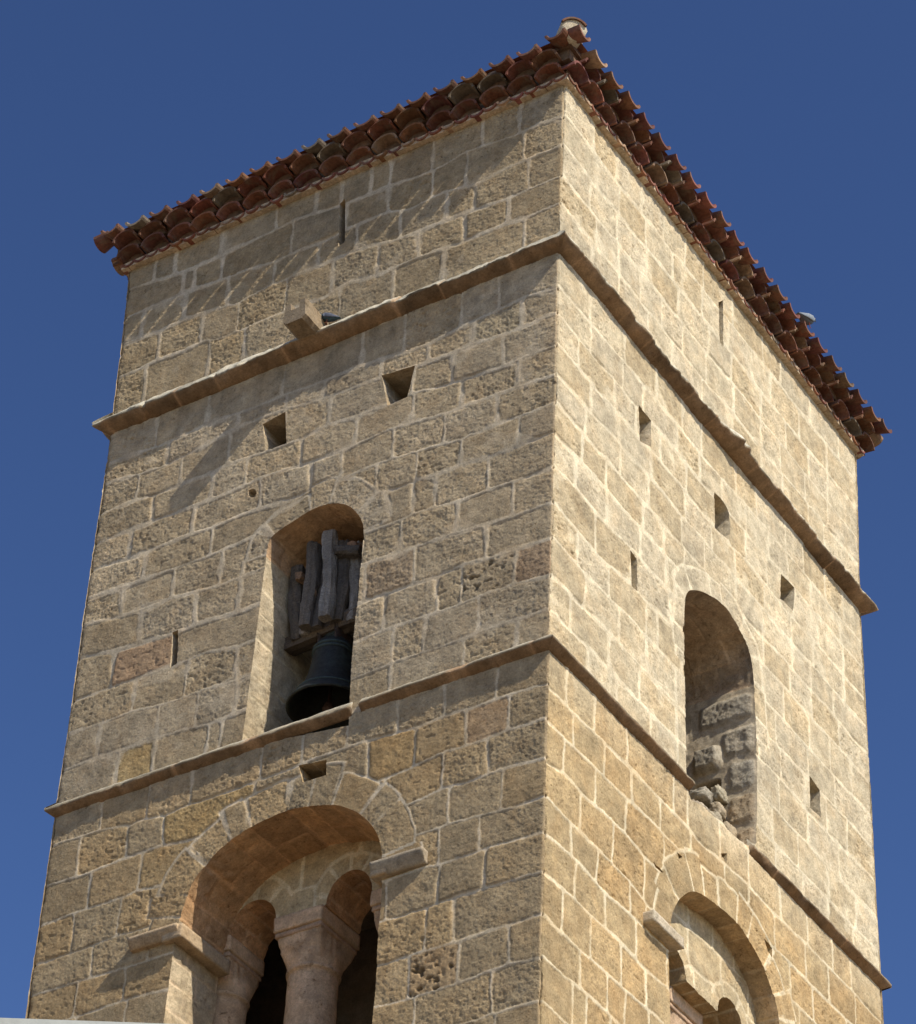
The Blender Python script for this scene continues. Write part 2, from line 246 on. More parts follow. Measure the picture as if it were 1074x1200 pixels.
# albedo palettes for the stone of each stage: (dull, warm, grey)
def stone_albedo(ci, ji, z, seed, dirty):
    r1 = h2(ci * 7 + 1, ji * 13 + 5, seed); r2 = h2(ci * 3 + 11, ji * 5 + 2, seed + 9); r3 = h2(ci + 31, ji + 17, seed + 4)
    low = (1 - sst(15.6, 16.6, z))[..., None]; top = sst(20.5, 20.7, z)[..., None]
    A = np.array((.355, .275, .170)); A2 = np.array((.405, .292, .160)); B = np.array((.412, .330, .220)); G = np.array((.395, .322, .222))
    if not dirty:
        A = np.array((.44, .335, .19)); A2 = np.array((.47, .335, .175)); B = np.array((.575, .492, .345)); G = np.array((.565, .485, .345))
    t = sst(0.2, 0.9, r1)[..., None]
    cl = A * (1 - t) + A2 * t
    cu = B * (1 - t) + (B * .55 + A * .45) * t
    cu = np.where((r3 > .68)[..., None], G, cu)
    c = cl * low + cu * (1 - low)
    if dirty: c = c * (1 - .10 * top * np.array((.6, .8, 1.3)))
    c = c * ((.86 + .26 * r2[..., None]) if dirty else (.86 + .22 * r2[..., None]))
    return c, r1, r2, r3

def inpoly(P, u, z):
    ins = np.zeros(u.shape, bool); n = len(P)
    for i in range(n):
        x0, y0 = P[i]; x1, y1 = P[(i + 1) % n]
        if y0 == y1: continue
        c = ((y0 > z) != (y1 > z)) & (u < (x1 - x0) * (z - y0) / (y1 - y0) + x0)
        ins ^= c
    return ins
def dense(P, step=.006, closed=True):
    P = [np.array(p, float) for p in P]; o = []; s = []; t = 0
    n = len(P)
    for i in range(n if closed else n - 1):
        a, b = P[i], P[(i + 1) % n]; L = np.linalg.norm(b - a); k = max(1, int(L / step))
        for j in range(k): o.append(a + (b - a) * j / k); s.append(t + L * j / k)
        t += L
    return np.array(o), np.array(s)
def chaikin(P, it=2):
    P = [np.array(p, float) for p in P]
    for _ in range(it):
        o = [P[0]]
        for a, b in zip(P[:-1], P[1:]): o += [a * .75 + b * .25, a * .25 + b * .75]
        o.append(P[-1]); P = o
    return P

MORT_D = np.array((.48, .40, .285)); MORT_P = np.array((.60, .52, .365)); MORT_PL = np.array((.60, .51, .345))
def wall(face, U, z0, z1, res, ms, opens, mapf, dirty, edge0=None, hints=(), flat=0.0, z_off=0.0):
    """height-field masonry sheet with openings whose reveals grow out of the cut edge.
    mapf(u, z, h, hr) -> xyz"""
    nu = int(round(U / res)) + 1; nzv = int(round((z1 - z0) / res)) + 1
    uu = np.linspace(0, U, nu); zz = np.linspace(z0, z1, nzv)
    u, z = np.meshgrid(uu, zz); shp = u.shape
    ci, ji, du, dz, le, lo = ms.eval(u, z); sd = ms.seed
    base, r1, r2, r3 = stone_albedo(ci, ji, z, sd, dirty)
    vou = np.zeros(shp, bool); sh_ = np.zeros(shp)
    # arch rings: blocks laid radially round an opening
    for op in opens:
        if not op.get('ring'): continue
        D, S = op['D'], op['S']; x0, x1 = D[:, 0].min() - op['ring'] - .05, D[:, 0].max() + op['ring'] + .05
        m = (u > x0) & (u < x1) & (z > op['spring'] - .02) & (z < D[:, 1].max() + op['ring'] + .06)
        um, zm = u[m], z[m]
        Ds = D[::4]; Ss = S[::4]; bd = np.full(um.shape, 9.); bs = np.zeros(um.shape); bz = np.zeros(um.shape)
        for (a, b), s_ in zip(Ds, Ss):
            d2 = (um - a) ** 2 + (zm - b) ** 2; q = d2 < bd; bd[q] = d2[q]; bs[q] = s_; bz[q] = b
        bd = np.sqrt(bd); bw = bd + .012 * vn(um * 9, zm * 9, sd + 31)
        sel = (bz > op['spring'])
        blk = op.get('blk', .27); k = np.floor(bs / blk + .35 + .2 * np.sin(bs * 9)); fr = (bs / blk + .35 + .2 * np.sin(bs * 9) - k)
        e = np.minimum(fr, 1 - fr) * blk * (1 + bd * .9)
        thick = op['ring'] * (.84 + .36 * h2(k + 3, k * 0 + op['id'], 5)); sel = sel & (bw < thick)
        T = np.zeros(shp, bool); T[m] = sel
        ci[T] = (900 + op['id'] * 50); ji[T] = k[sel].astype(int) + 5
        du[T] = (e + .005 * vn(um * 20, zm * 20, sd + 8))[sel]; dz[T] = np.minimum(thick - bw, .3)[sel]; le[T] = (fr * blk)[sel]; lo[T] = .1
        vou |= T
        # the bed of mortar just outside the ring
        oo = (bw >= thick) & (bz > op['spring']) & (bw < thick + .08); out = np.zeros(shp, bool); out[m] = oo
        dz[out] = np.minimum(dz[out], (bw - thick)[oo])
    b2, q1, q2, q3 = stone_albedo(ci, ji, z, sd + 3, dirty)
    base = np.where(vou[..., None], b2, base); r1 = np.where(vou, q1, r1); r2 = np.where(vou, q2, r2); r3 = np.where(vou, q3, r3)
    low = 1 - sst(15.9, 16.5, z)
    # joint half-width: broad smeared joints high up, tight ones low down
    bw = .5 + .5 * fbm(u * 1.6, z * 2.2, sd + 40, 3)
    if dirty: mw = .006 + .021 * sst(.25, .85, bw) * (1 - .6 * low)
    else: mw = .009 + .016 * sst(.2, .85, bw) * (1 - .5 * low)
    a = du - mw; b = dz - mw; r = .03
    d = r - np.hypot(np.maximum(r - a, 0), np.maximum(r - b, 0))
    d = np.where((a < r) | (b < r), d, r)
    smear = sst(.46, .80, .5 + .5 * fbm(u * 3.2, z * 4.1, sd + 50, 4)) * (1 - low * .9) * (1.0 if dirty else 1.2)   # mortar washed over the stone
    mask = sst(-.004, .007, d - smear * .030); mask = 1 - (1 - mask) * (1 - .45 * smear * sst(0, .03, du) * sst(0, .02, dz))
    # relief
    rough = .42 + .55 * r2 * sst(.15, .75, .5 + .5 * fbm(u * 2.2, z * 2.6, sd + 59, 3) + .2)
    n1 = fbm(u * 40, z * 52, sd + 60, 2, .7); n2 = fbm(u * 11, z * 14, sd + 61, 3)
    pits = np.maximum(0, fbm(u * 24, z * 30, sd + 62, 2) - .30)
    pitty = (r1 > .8) * 1.0
    relief = (.0048 * rough * n1 + .0024 * rough * (h2(np.round(u / res), np.round(z / res), sd) - .5) * 2 + .005 * rough * n2 - pits * (.010 + .030 * pitty) * rough
              + .007 * (r3 - .5) + .010 * (r1 - .5) * (le - .25) + .008 * (r2 - .5) * (lo - .18) * 3 - .006 * np.exp(-np.maximum(d, 0) / .010))
    mh = .001 + .003 * fbm(u * 18, z * 18, sd + 63, 3) - .014 * sst(.52, .8, .5 + .5 * fbm(u * 1.9, z * 1.9, sd + 64, 2)) * (1 - smear)
    h = mask * relief + (1 - mask) * mh + .009 * fbm(u * 1.1, z * 1.1, sd + 65, 2)
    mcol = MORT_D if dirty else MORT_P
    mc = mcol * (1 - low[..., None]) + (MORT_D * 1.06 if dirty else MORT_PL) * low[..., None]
    mc = mc * (1 + .10 * fbm(u * 2.4, z * 2.4, sd + 66, 3))[..., None]
    bl_ = (.50 * sst(.35, .75, .5 + .5 * fbm(u * 2.6 + 3, z * 3.3, sd + 67, 4)))[..., None]; mc = mc * (1 - bl_) + base * 1.04 * bl_
    stain = fbm(u * 1.0, z * 1.4, sd + 70, 4)
    base = base * (1 + .16 * stain + .12 * fbm(u * 7, z * 9, sd + 71, 3))[..., None]
    if flat: base = base * (1 - flat) + mc * .93 * flat * (1 + .08 * n2[..., None])
    # rain streaks and grime that run down from the ledges
    for zc, ln_, am in ((C1Z - .05, .75, .20), (C2Z - .05, .6, .14), (TOP, .6, .16)):
        t_ = np.clip((zc - z) / ln_, 0, 9); st_ = sst(.02, .5, fbm(u * 9, z * .5 + zc, sd + 95, 3)) * np.exp(-t_ * 1.6) * (z < zc)
        base = base * (1 - am * st_)[..., None]; mc = mc * (1 - am * .8 * st_)[..., None]
    base = base * (1 - .16 * sst(.15, .6, fbm(u * 1.7 + 9, z * 2.1, sd + 96, 4)))[..., None] * np.array((1, .985, .95))
    for (hu, hz, hc, kind) in hints:
        i = min(max(int((hz - z0) / res), 0), nzv - 1); j = min(max(int(hu / res), 0), nu - 1)
        m = (ci == ci[i, j]) & (ji == ji[i, j])
        if hc is not None: base[m] = base[m] * .45 + np.array(hc) * (1 + .12 * fbm(u * 9, z * 9, sd + 72, 3))[m][..., None] * .55
        if kind == 'pit':
            pt = np.maximum(0, fbm(u * 15 + 5, z * 24, sd + 73, 3) - .26); h[m] -= (mask * pt * .075)[m]
            base[m] *= (1 - .5 * sst(0, .25, pt))[m][..., None]
    c = base * mask[..., None] + mc * (1 - mask[..., None])
    alpha = mask * (.45 + .55 * rough) + (1 - mask) * .12
    # worn arris along the corners
    if edge0 is not None:
        chip = .006 + .016 * np.maximum(0, fbm(z * 6, z * 0 + 3, 77, 3) + .1)
        h = h - chip * np.exp(-u / .012)
        h = h * (1 - .3 * np.exp(-u / .01))
    zq_ = np.array([a_[-1] for a_ in ms.lines]); dn_ = np.abs(z[:, :1, None] - zq_).min(-1) if nu * nzv > 60000 else np.ones((nzv, 1)); chip = .010 + .055 * np.maximum(0, fbm(z * 7, z * 0 + 9, sd + 78, 4, .6)) + .020 * np.exp(-(dn_ / .018) ** 2); h = h - chip * np.exp(-(U - u) / .015)
    hr = 0 if edge0 is None else edge0(z[:, 0])
    inside = np.zeros((nzv - 1, nu - 1), int) - 1
    cu_, cz_ = u[:-1, :-1] + res / 2, z[:-1, :-1] + res / 2
    us, zs = u.copy(), z.copy()
    for k, op in enumerate(opens):
        P = op['P']; x0, x1, y0, y1 = P[:, 0].min(), P[:, 0].max(), P[:, 1].min(), P[:, 1].max()
        m = (cu_ > x0) & (cu_ < x1) & (cz_ > y0) & (cz_ < y1)
        q = np.zeros(m.shape, bool); q[m] = inpoly(P, cu_[m], cz_[m]); inside[q] = k
    idx = np.arange(nu * nzv).reshape(nzv, nu)
    keep = inside < 0
    ar = {}
    rev = []
    for k, op in enumerate(opens):
        q = inside == k
        if not q.any(): continue
        D, S = op['D'], op['S']
        E = []
        # grid edges between removed and kept cells
        pad = np.pad(q, 1)
        up = q & ~pad[2:, 1:-1]; dn = q & ~pad[:-2, 1:-1]; lf = q & ~pad[1:-1, :-2]; rt = q & ~pad[1:-1, 2:]
        for mm, (a0, b0), (a1, b1) in ((up, (1, 0), (1, 1)), (dn, (0, 1), (0, 0)), (lf, (0, 0), (1, 0)), (rt, (1, 1), (0, 1))):
            ii, jj = np.nonzero(mm); E.append(np.stack([idx[ii + a0, jj + b0], idx[ii + a1, jj + b1]], 1))
        E = np.concatenate(E); vs = np.unique(E)
        pu, pz = u.ravel()[vs], z.ravel()[vs]
        dd = (pu[:, None] - D[None, :, 0]) ** 2 + (pz[:, None] - D[None, :, 1]) ** 2
        near = dd.argmin(1); us.ravel()[vs] = D[near, 0]; zs.ravel()[vs] = D[near, 1]
        rev.append((op, E, vs, S[near], near))
    X = mapf(us, zs, h, hr if edge0 is not None else None)
    V = X.reshape(-1, 3); C = np.concatenate([c.reshape(-1, 3), alpha.reshape(-1, 1)], 1)
    F = np.stack([idx[:-1, :-1][keep], idx[:-1, 1:][keep], idx[1:, 1:][keep], idx[1:, :-1][keep]], 1)
    Vs, Cs, Fs = [V], [C], [F]; n0 = len(V)
    # fold the far edge round the corner so no slit is left
    P0 = V[idx[:, -1]]; inn = mapf(np.full(nzv, U), zz, np.full(nzv, -.12), None if edge0 is None else hr)
    Vs.append(inn); Cs.append(C[idx[:, -1]]); k = n0 + np.arange(nzv)
    Fs.append(np.stack([idx[:-1, -1], k[:-1], k[1:], idx[1:, -1]], 1)); n0 += nzv
    for op, E, vs, ss, near in rev:
        dep = op['depth']; st = op.get('step', .02); K = max(2, int(dep / st))
        D, ss = op['D'][::2], op['S'][::2]; M = len(D)
        nn = np.roll(D, -3, 0) - np.roll(D, 3, 0); nn = np.stack([-nn[:, 1], nn[:, 0]], 1); nn /= np.linalg.norm(nn, axis=1)[:, None] + 1e-9
        area = (D[:, 0] * np.roll(D[:, 1], -1) - np.roll(D[:, 0], -1) * D[:, 1]).sum()
        if area < 0: nn = -nn        # towards the void
        gi = np.clip(np.round((D[:, 1] - z0) / res).astype(int), 0, nzv - 1); gj = np.clip(np.round(D[:, 0] / res).astype(int), 0, nu - 1)
        h0 = h[gi, gj]
        blk = op.get('blk', .30); kk = np.floor(ss / blk + .35 + .2 * np.sin(ss * 9)); fr = ss / blk + .35 + .2 * np.sin(ss * 9) - kk
        rag = op.get('rag', 1.0); zs_ = D[:, 1]
        for q in range(0, K + 1):
            dq = dep * q / K
            db = dq + .14 * (kk % 2) + .05; kd = np.floor(db / .40); fd = db / .40 - kd
            e = np.minimum(np.minimum(fr, 1 - fr) * blk, np.minimum(fd, 1 - fd) * .40) - .007 + .007 * vn(ss * 20, ss * 0 + dq * 20, sd + 90)
            mk = sst(-.004, .008, e); pc, a1, a2, a3 = stone_albedo(kk.astype(int) + 60 + op['id'] * 9, kd.astype(int) + 3, zs_, sd + 7, dirty)
            cc = pc * mk[:, None] + (op.get('mc', mcol) * np.ones((M, 1))) * (1 - mk[:, None])
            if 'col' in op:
                cl_ = np.where((zs_ > op['spring'] + .12)[:, None], np.array(op.get('col2', op['col'])), np.array(op['col'])); cc = (cc * .35 + cl_ * .65 * (.75 + .5 * a2[:, None])) if True else cc  # soffit tinted more orange: warm stone plus bounced light painted in
            cc = cc * (1 + .18 * fbm(ss * 6, ss * 0 + dq * 6, sd + 93, 3))[:, None]
            dis = rag * mk * (.010 * fbm(ss * 20, ss * 0 + dq * 20, sd + 91, 3) + .012 * (a3 - .5)) - .006 * (1 - mk) + min(rag, 1) * .006 * fbm(ss * 3, ss * 0 + dq * 3, sd + 92, 2)
            if rag > 1.5: dis = dis + .035 * (h2(kk, kd, 12) - .6) * mk * (zs_ < 18.0)
            alq = mk * .75 + .12
            if op.get('rects'):      # broken jamb: rough blocks standing a little proud of wide mortar
                g1 = D[:, 0] > 3.4; dw = dq + .012 * fbm(ss * 12, ss * 0 + dq * 12, 201, 3); zw_ = zs_ + .014 * fbm(ss * 12 + 7, ss * 0 + dq * 12, 202, 3)
                rb_ = np.zeros(M); mm_ = np.zeros(M); cc2 = np.ones((M, 3)) * np.array((.40, .335, .24)) * (1 + .15 * fbm(ss * 9, ss * 0 + dq * 9, 203, 3))[:, None]
                for (d0_, d1_, za, zb_, rc, pr) in op['rects']:
                    ax_ = np.minimum(dw - d0_, d1_ - dw); az_ = np.minimum(zw_ - za, zb_ - zw_); rr_ = .05
                    e_ = rr_ - np.hypot(np.maximum(rr_ - ax_, 0), np.maximum(rr_ - az_, 0)); t2 = sst(-.006, .010, e_); t3 = sst(-.010, .045, e_)
                    rb_ = np.where(t2 > 0, np.where(pr > 0, pr * t3 + .004, pr * t3), rb_); mm_ = np.maximum(mm_, t2); cc2 = cc2 * (1 - t2[:, None]) + np.array(rc) * t2[:, None]
                wz = g1 & (zs_ < 18.12)
                rgh = .010 * fbm(ss * 24, ss * 0 + dq * 24, 204, 3, .7) * (.35 + .65 * mm_) + .008 * fbm(ss * 8, ss * 0 + dq * 8, 205, 2) + .004 * (h2(np.arange(M), np.full(M, q), 9) - .5) * mm_
                dis = np.where(wz, rb_ + rgh, dis); cc = np.where(wz[:, None], cc2, cc); alq = np.where(wz, .3 + .7 * mm_, alq)
            dis = dis * min(1, q / 2.0)
            hh = -dq + h0 * max(0, 1 - q / 3.0)
            Vs.append(mapf(D[:, 0] + nn[:, 0] * dis, D[:, 1] + nn[:, 1] * dis, hh, None)); Cs.append(np.concatenate([cc, alq[:, None]], 1))
            if q:
                r1_ = n0 + np.arange(M); r0 = r1_ - M; Fs.append(np.stack([r0, np.roll(r0, -1), np.roll(r1_, -1), r1_], 1))
            n0 += M
        if op.get('cap'):
            Vs.append(mapf(np.array([D[:, 0].mean()]), np.array([D[:, 1].mean()]), np.array([-dep]), None)); Cs.append(np.array([[.12, .10, .08, .3]]))
            r = n0 - M + np.arange(M); c0 = np.full(M, n0); Fs.append(np.stack([r, np.roll(r, -1), c0, c0], 1)); n0 += 1
    V = np.concatenate(Vs); C = np.concatenate(Cs); F = np.concatenate(Fs)
    tri = F[:, 2] == F[:, 3]
    if tri.any():   # triangles of the caps: split off through from_pydata-free path
        Fl = [tuple(f) for f in F[~tri].tolist()] if False else None
    return V, F, C
def build_wall(name, parent, *a, **k):
    V, F, C = wall(*a, **k)
    tri = F[:, 2] == F[:, 3]
    if tri.any():
        # duplicate the apex so that every face stays a quad
        T = F[tri]; ap = V[T[:, 2]]; e = V[T[:, 1]] * .02 + ap * .98
        k0 = len(V); V = np.concatenate([V, e]); C = np.concatenate([C, C[T[:, 2]]]); T = T.copy(); T[:, 2] = k0 + np.arange(len(T))
        F = np.concatenate([F[~tri], T])
    return mesh_obj(name, V, F, M_STONE, parent, C)

def mk(P, id, depth, ring=None, spring=0, smooth=0, **k):
    if smooth: P = chaikin(P, smooth)
    P = np.array(P, float); D, S = dense(P)
    return dict(P=P, D=D, S=S, id=id, depth=depth, ring=ring, spring=spring, **k)
def corner_(z, s):
    zl = np.array([a[0] for a in msL.lines]); k = np.searchsorted(zl, z); dn = np.abs(z[..., None] - zl).min(-1)
    return -.003 - .014 * h2(k, k * 0 + 1, s) - .018 * np.exp(-(dn / .014) ** 2) - .030 * np.maximum(0, fbm(z * 9, z * 0 + s, s, 4, .6) - .18) - .004 * np.abs(vn(z * 45, z * 0, s))
def cornerL(z): return corner_(np.asarray(z, float), 301)
def cornerR(z): return corner_(np.asarray(z, float), 302)
def map_left(u, z, h, hr):
    b = bt(z); x = -(b + u * (WL - 2 * b) / WL); y = b - h
    if hr is not None:
        wg = np.clip(1 - u / .018, 0, 1); hl = cornerL(z); hrr = cornerR(z)
        y = b - (h * (1 - wg) + hl * wg); x = x + wg * hrr
    return np.stack([x, y, z], -1)
def map_right(u, z, h, hr):
    b = bt(z); y = b + u * (WR - 2 * b) / WR; x = -b + h
    if hr is not None:
        wg = np.clip(1 - u / .018, 0, 1); hl = cornerL(z); hrr = cornerR(z)
        x = -b + (h * (1 - wg) + hrr * wg); y = y - wg * hl
    return np.stack([x, y, z], -1)
def map_far_left(u, z, h, hr):      # plane x = -5, u runs from the visible corner backwards
    b = bt(z); return np.stack([-WL + b - h, b + u * (WR - 2 * b) / WR, z], -1)
def map_back(u, z, h, hr):          # plane y = WR
    b = bt(z); return np.stack([-b - u * (WL - 2 * b) / WL, WR - b + h, z], -1)

LO, RO = LEFT_OPEN, RIGHT_OPEN
JAMB = [(.03, .56, 17.80, 18.05, (.37, .325, .25), .022), (.02, .33, 17.43, 17.71, (.38, .33, .25), .020), (.34, .62, 17.32, 17.58, (.36, .315, .24), .085),
        (.02, .27, 17.04, 17.34, (.36, .32, .25), .018), (.015, .27, 16.66, 16.96, (.38, .30, .20), .020), (.015, .18, 16.34, 16.59, (.38, .30, .20), .018),
        (.36, .66, 17.05, 17.24, (.33, .27, .19), -.13), (.70, .98, 17.55, 17.85, (.36, .31, .24), .02), (.66, 1.0, 17.1, 17.45, (.36, .31, .24), .03)]
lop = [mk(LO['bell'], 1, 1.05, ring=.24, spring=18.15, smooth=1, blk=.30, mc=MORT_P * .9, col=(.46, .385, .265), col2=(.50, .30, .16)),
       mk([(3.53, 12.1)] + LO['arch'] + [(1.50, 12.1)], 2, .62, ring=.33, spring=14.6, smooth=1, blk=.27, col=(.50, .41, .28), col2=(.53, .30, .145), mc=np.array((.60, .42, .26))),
       mk(LO['slit_top'], 3, .9, cap=1), mk(LO['holeB'], 4, .9, cap=1), mk(LO['holeA'], 5, .9, cap=1), mk(LO['pit'], 6, .07, cap=1, smooth=1),
       mk(LO['slit_left'], 7, .9, cap=1), mk(LO['hole_low'], 8, .9, cap=1)]
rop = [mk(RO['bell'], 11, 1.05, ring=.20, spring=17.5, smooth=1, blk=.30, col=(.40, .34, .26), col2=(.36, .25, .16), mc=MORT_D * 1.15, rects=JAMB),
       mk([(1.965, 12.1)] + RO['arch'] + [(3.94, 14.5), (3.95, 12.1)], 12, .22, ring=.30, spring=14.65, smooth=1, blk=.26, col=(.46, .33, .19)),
       mk(RO['slit_top'], 13, .4, cap=1), mk(RO['holeC'], 14, .8, cap=1), mk(RO['holeD'], 15, .8, cap=1, smooth=1), mk(RO['slitE'], 16, .4, cap=1),
       mk(RO['holeF'], 17, .8, cap=1), mk(RO['holeG'], 18, .8, cap=1), mk(RO['small1'], 19, .1, cap=1), mk(RO['small2'], 20, .1, cap=1), mk(RO['small3'], 21, .12, cap=1), mk(RO['crack'], 22, .1, cap=1)]
for o_ in lop + rop: o_['step'] = .011 if o_.get('rects') else .022
lh = [(4.28, 17.58, (.33, .19, .10), ''), (4.163, 16.52, (.40, .27, .10), ''), (1.64, 17.59, (.29, .20, .12), ''), (.213, 17.18, (.33, .21, .12), ''), (.586, 17.167, None, 'pit'),
      (1.464, 15.674, (.36, .24, .11), ''), (3.531, 15.684, (.37, .25, .10), ''), (3.713, 15.307, (.36, .25, .12), ''), (.601, 15.677, (.37, .25, .15), ''),
      (.902, 13.622, (.37, .26, .15), 'pit'), (1.571, 15.727, (.36, .24, .11), ''), (1.671, 22.401, (.27, .20, .12), ''), (.74, 20.02, (.36, .29, .18), '')]
RES = .01
msL = Masonry(WL, 0, TOP, LEFT_LINES, LEFT_JOINTS, 11, 0)
msR = Masonry(WR, 0, TOP, RIGHT_LINES, RIGHT_JOINTS, 47, 0)
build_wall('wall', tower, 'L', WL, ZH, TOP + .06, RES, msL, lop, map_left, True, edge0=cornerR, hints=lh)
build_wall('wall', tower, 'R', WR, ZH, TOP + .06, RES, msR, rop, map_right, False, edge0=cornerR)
msF = Masonry(WR, 0, TOP, {}, {}, 83, 0); msB = Masonry(WL, 0, TOP, {}, {}, 91, 0)
build_wall('wall', tower, 'F', WR, 0, TOP + .06, .04, msF, [], map_far_left, True)
build_wall('wall', tower, 'B', WL, 0, TOP + .06, .04, msB, [], map_back, False)
build_wall('lower_wall', tower, 'L', WL, 0, ZH, .04, msL, [], map_left, True, edge0=cornerR)
build_wall('lower_wall', tower, 'R', WR, 0, ZH, .04, msR, [], map_right, False, edge0=cornerR)

# ------------------------------------------------------------------ recessed tympana with paired small arches
def arch_poly(uc, w_, zs, zb, n=14, hgt=None):
    r = w_ / 2; hgt = hgt or r
    P = [(uc + r, zb), (uc + r, zs)] + [(uc + r * math.cos(t), zs + hgt * math.sin(t)) for t in np.linspace(0, math.pi, n)[1:-1]] + [(uc - r, zs), (uc - r, zb)]
    return P
def sub_plane(mapf, off, u0):
    return lambda u, z, h, hr: mapf(u + u0, z, h - off, None)
def twin(ul, ur, a, b, zs, zb):      # one void: two small arches over columns, open below the springing
    P = [(ul, zb), (ul, zs - .004)]
    for (uc, w_, h_) in (a, b): P += [(uc - w_ / 2, zs - .002)] + [(uc + w_ / 2 * math.cos(t), zs + h_ * math.sin(t)) for t in np.linspace(math.pi, 0, 16)[1:-1]] + [(uc + w_ / 2, zs - .002)]
    return P + [(ur, zs - .004), (ur, zb)]
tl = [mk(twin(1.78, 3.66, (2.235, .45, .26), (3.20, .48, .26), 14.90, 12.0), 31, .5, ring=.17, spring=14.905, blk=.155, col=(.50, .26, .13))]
class Shift:
    def __init__(s, m, u0, seed): s.m = m; s.u0 = u0; s.seed = seed; s.lines = m.lines; s.joints = m.joints
    def eval(s, u, z): return s.m.eval(u + s.u0, z)
def shift_open(op, u0):
    o = dict(op); o['P'] = op['P'] - np.array((u0, 0)); o['D'] = op['D'] - np.array((u0, 0)); return o
build_wall('tympanum', tower, 'T', 2.35, 11.95, 15.62, .012, Shift(msL, 1.35, 12), [shift_open(o, 1.35) for o in tl], sub_plane(map_left, .60, 1.35), False, flat=.5)
tr = [mk(twin(1.86, 3.98, (2.37, .48, .22), (3.38, .46, .22), 14.60, 12.0), 33, .55, ring=.14, spring=14.605, blk=.16)]
build_wall('tympanum', tower, 'T', 2.30, 11.95, 15.55, .012, Shift(msR, 1.80, 48), [shift_open(o, 1.80) for o in tr], sub_plane(map_right, .20, 1.80), False, flat=.6)
# ------------------------------------------------------------------ string courses
def sweep(mapf, u0, u1, m0, m1, zf, prof, cols, seed, step=.02, amp=.004, bump=None, cap0=False, cap1=False, blk=.62):
    """prof: list of (d, dz); mitres m0/m1 in {0,1}; returns V,F,C"""
    n = max(2, int((u1 - u0) / step)); us = np.linspace(u0, u1, n + 1); k = len(prof)
    V = []; C = []
    kb = np.floor(us / blk + seed * .37 + .2 * np.sin(us * 5)); fr = us / blk + seed * .37 + .2 * np.sin(us * 5) - kb
    mk_ = sst(.0, .035, np.minimum(fr, 1 - fr)); hb = h2(kb, kb * 0 + 3, seed)
    for i, (d, dz) in enumerate(prof):
        fade = np.ones(n + 1)
        if m0: fade *= sst(0, .06, us - u0)
        if m1: fade *= sst(0, .06, u1 - us)
        out = 1.0 if (0 < i < k - 1) else 0.0
        a = amp * fade * out
        wear = np.maximum(0, fbm(us * 5, us * 0 + 2, seed + 7, 5, .62) - .08) * fade * out * amp * 9
        dd = d + a * (fbm(us * 14, us * 0 + i * 3, seed, 3) * 1.6 + 1.2 * fbm(us * 2, us * 0 + i, seed + 1, 2)) - wear * (1 if d > .03 else 0) - (1 - mk_) * .006 * out * fade
        if bump is not None: dd = dd + bump(us) * out
        ze = zf(us) + dz + a * 1.2 * fbm(us * 10, us * 0 + i * 5, seed + 4, 3) + (.010 + amp * 2.2) * (hb - .5) * fade; dd = dd + amp * 2.5 * (hb - .5) * out * fade
        # mitre
        uu = us.copy(); uu = uu - d * m0 * (1 - sst(0, .12, us - u0)) + d * m1 * (1 - sst(0, .12, u1 - us))
        uu = np.clip(uu, u0 - d * m0, u1 + d * m1)
        V.append(mapf(uu, ze, dd, None))
        c = np.array(cols[i])[None] * (.82 + .3 * hb[:, None]) * (1 + .40 * fbm(us * 7, us * 0 + i * .6, seed + 5, 5, .65)[:, None]) * (1 - .35 * sst(.1, .5, fbm(us * 2.2, us * 0 + i * .3, seed + 15, 4))[:, None])
        c = c * mk_[:, None] + np.array((.40, .26, .15)) * (1 - mk_[:, None])
        C.append(np.concatenate([c, np.full((n + 1, 1), .7)], 1))
    V = np.concatenate(V); C = np.concatenate(C); F = []
    for i in range(k - 1):
        a = i * (n + 1) + np.arange(n); F.append(np.stack([a, a + 1, a + n + 2, a + n + 1], 1))
    F = np.concatenate(F).tolist()
    if cap0: F.append([i * (n + 1) for i in range(k)])
    if cap1: F.append([i * (n + 1) + n for i in range(k)])
    return V, F, C
def build_sweep(name, parent, parts):
    mb_V, mb_F, mb_C = [], [], []; k = 0
    for V, F, C in parts:
        mb_V.append(V); mb_C.append(C); mb_F += [[q + k for q in f] for f in F]; k += len(V)
    o = mesh_obj(name, np.concatenate(mb_V), mb_F, M_STONE, parent, np.concatenate(mb_C))
    return o
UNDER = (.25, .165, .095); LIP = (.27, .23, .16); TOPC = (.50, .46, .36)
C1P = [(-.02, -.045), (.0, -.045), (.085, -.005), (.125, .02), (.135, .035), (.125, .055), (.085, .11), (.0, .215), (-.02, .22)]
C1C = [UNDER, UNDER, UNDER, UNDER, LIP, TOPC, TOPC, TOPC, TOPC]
C2P = [(-.02, -.045), (.0, -.045), (.060, .0), (.068, .006), (.071, .022), (.060, .036), (.0, .10), (-.02, .11)]
C2C = [UNDER, UNDER, UNDER, UNDER, LIP, LIP, TOPC, TOPC]
lin = lambda a, b, U: (lambda u: a + (b - a) * u / U)
z1L = lin(20.60, 20.565, WL); z1R = lin(20.60, 20.60, WR); z2L = lin(16.25, 16.235, WL); z2R = lin(16.25, 16.265, WR)
def b1L(u): return -.05 * np.exp(-((u - 4.53) / .012) ** 2)
def b1R(u): return .050 * np.exp(-((u - 3.20) / .13) ** 2) * (1 + .5 * vn(u * 25, u * 0, 5))
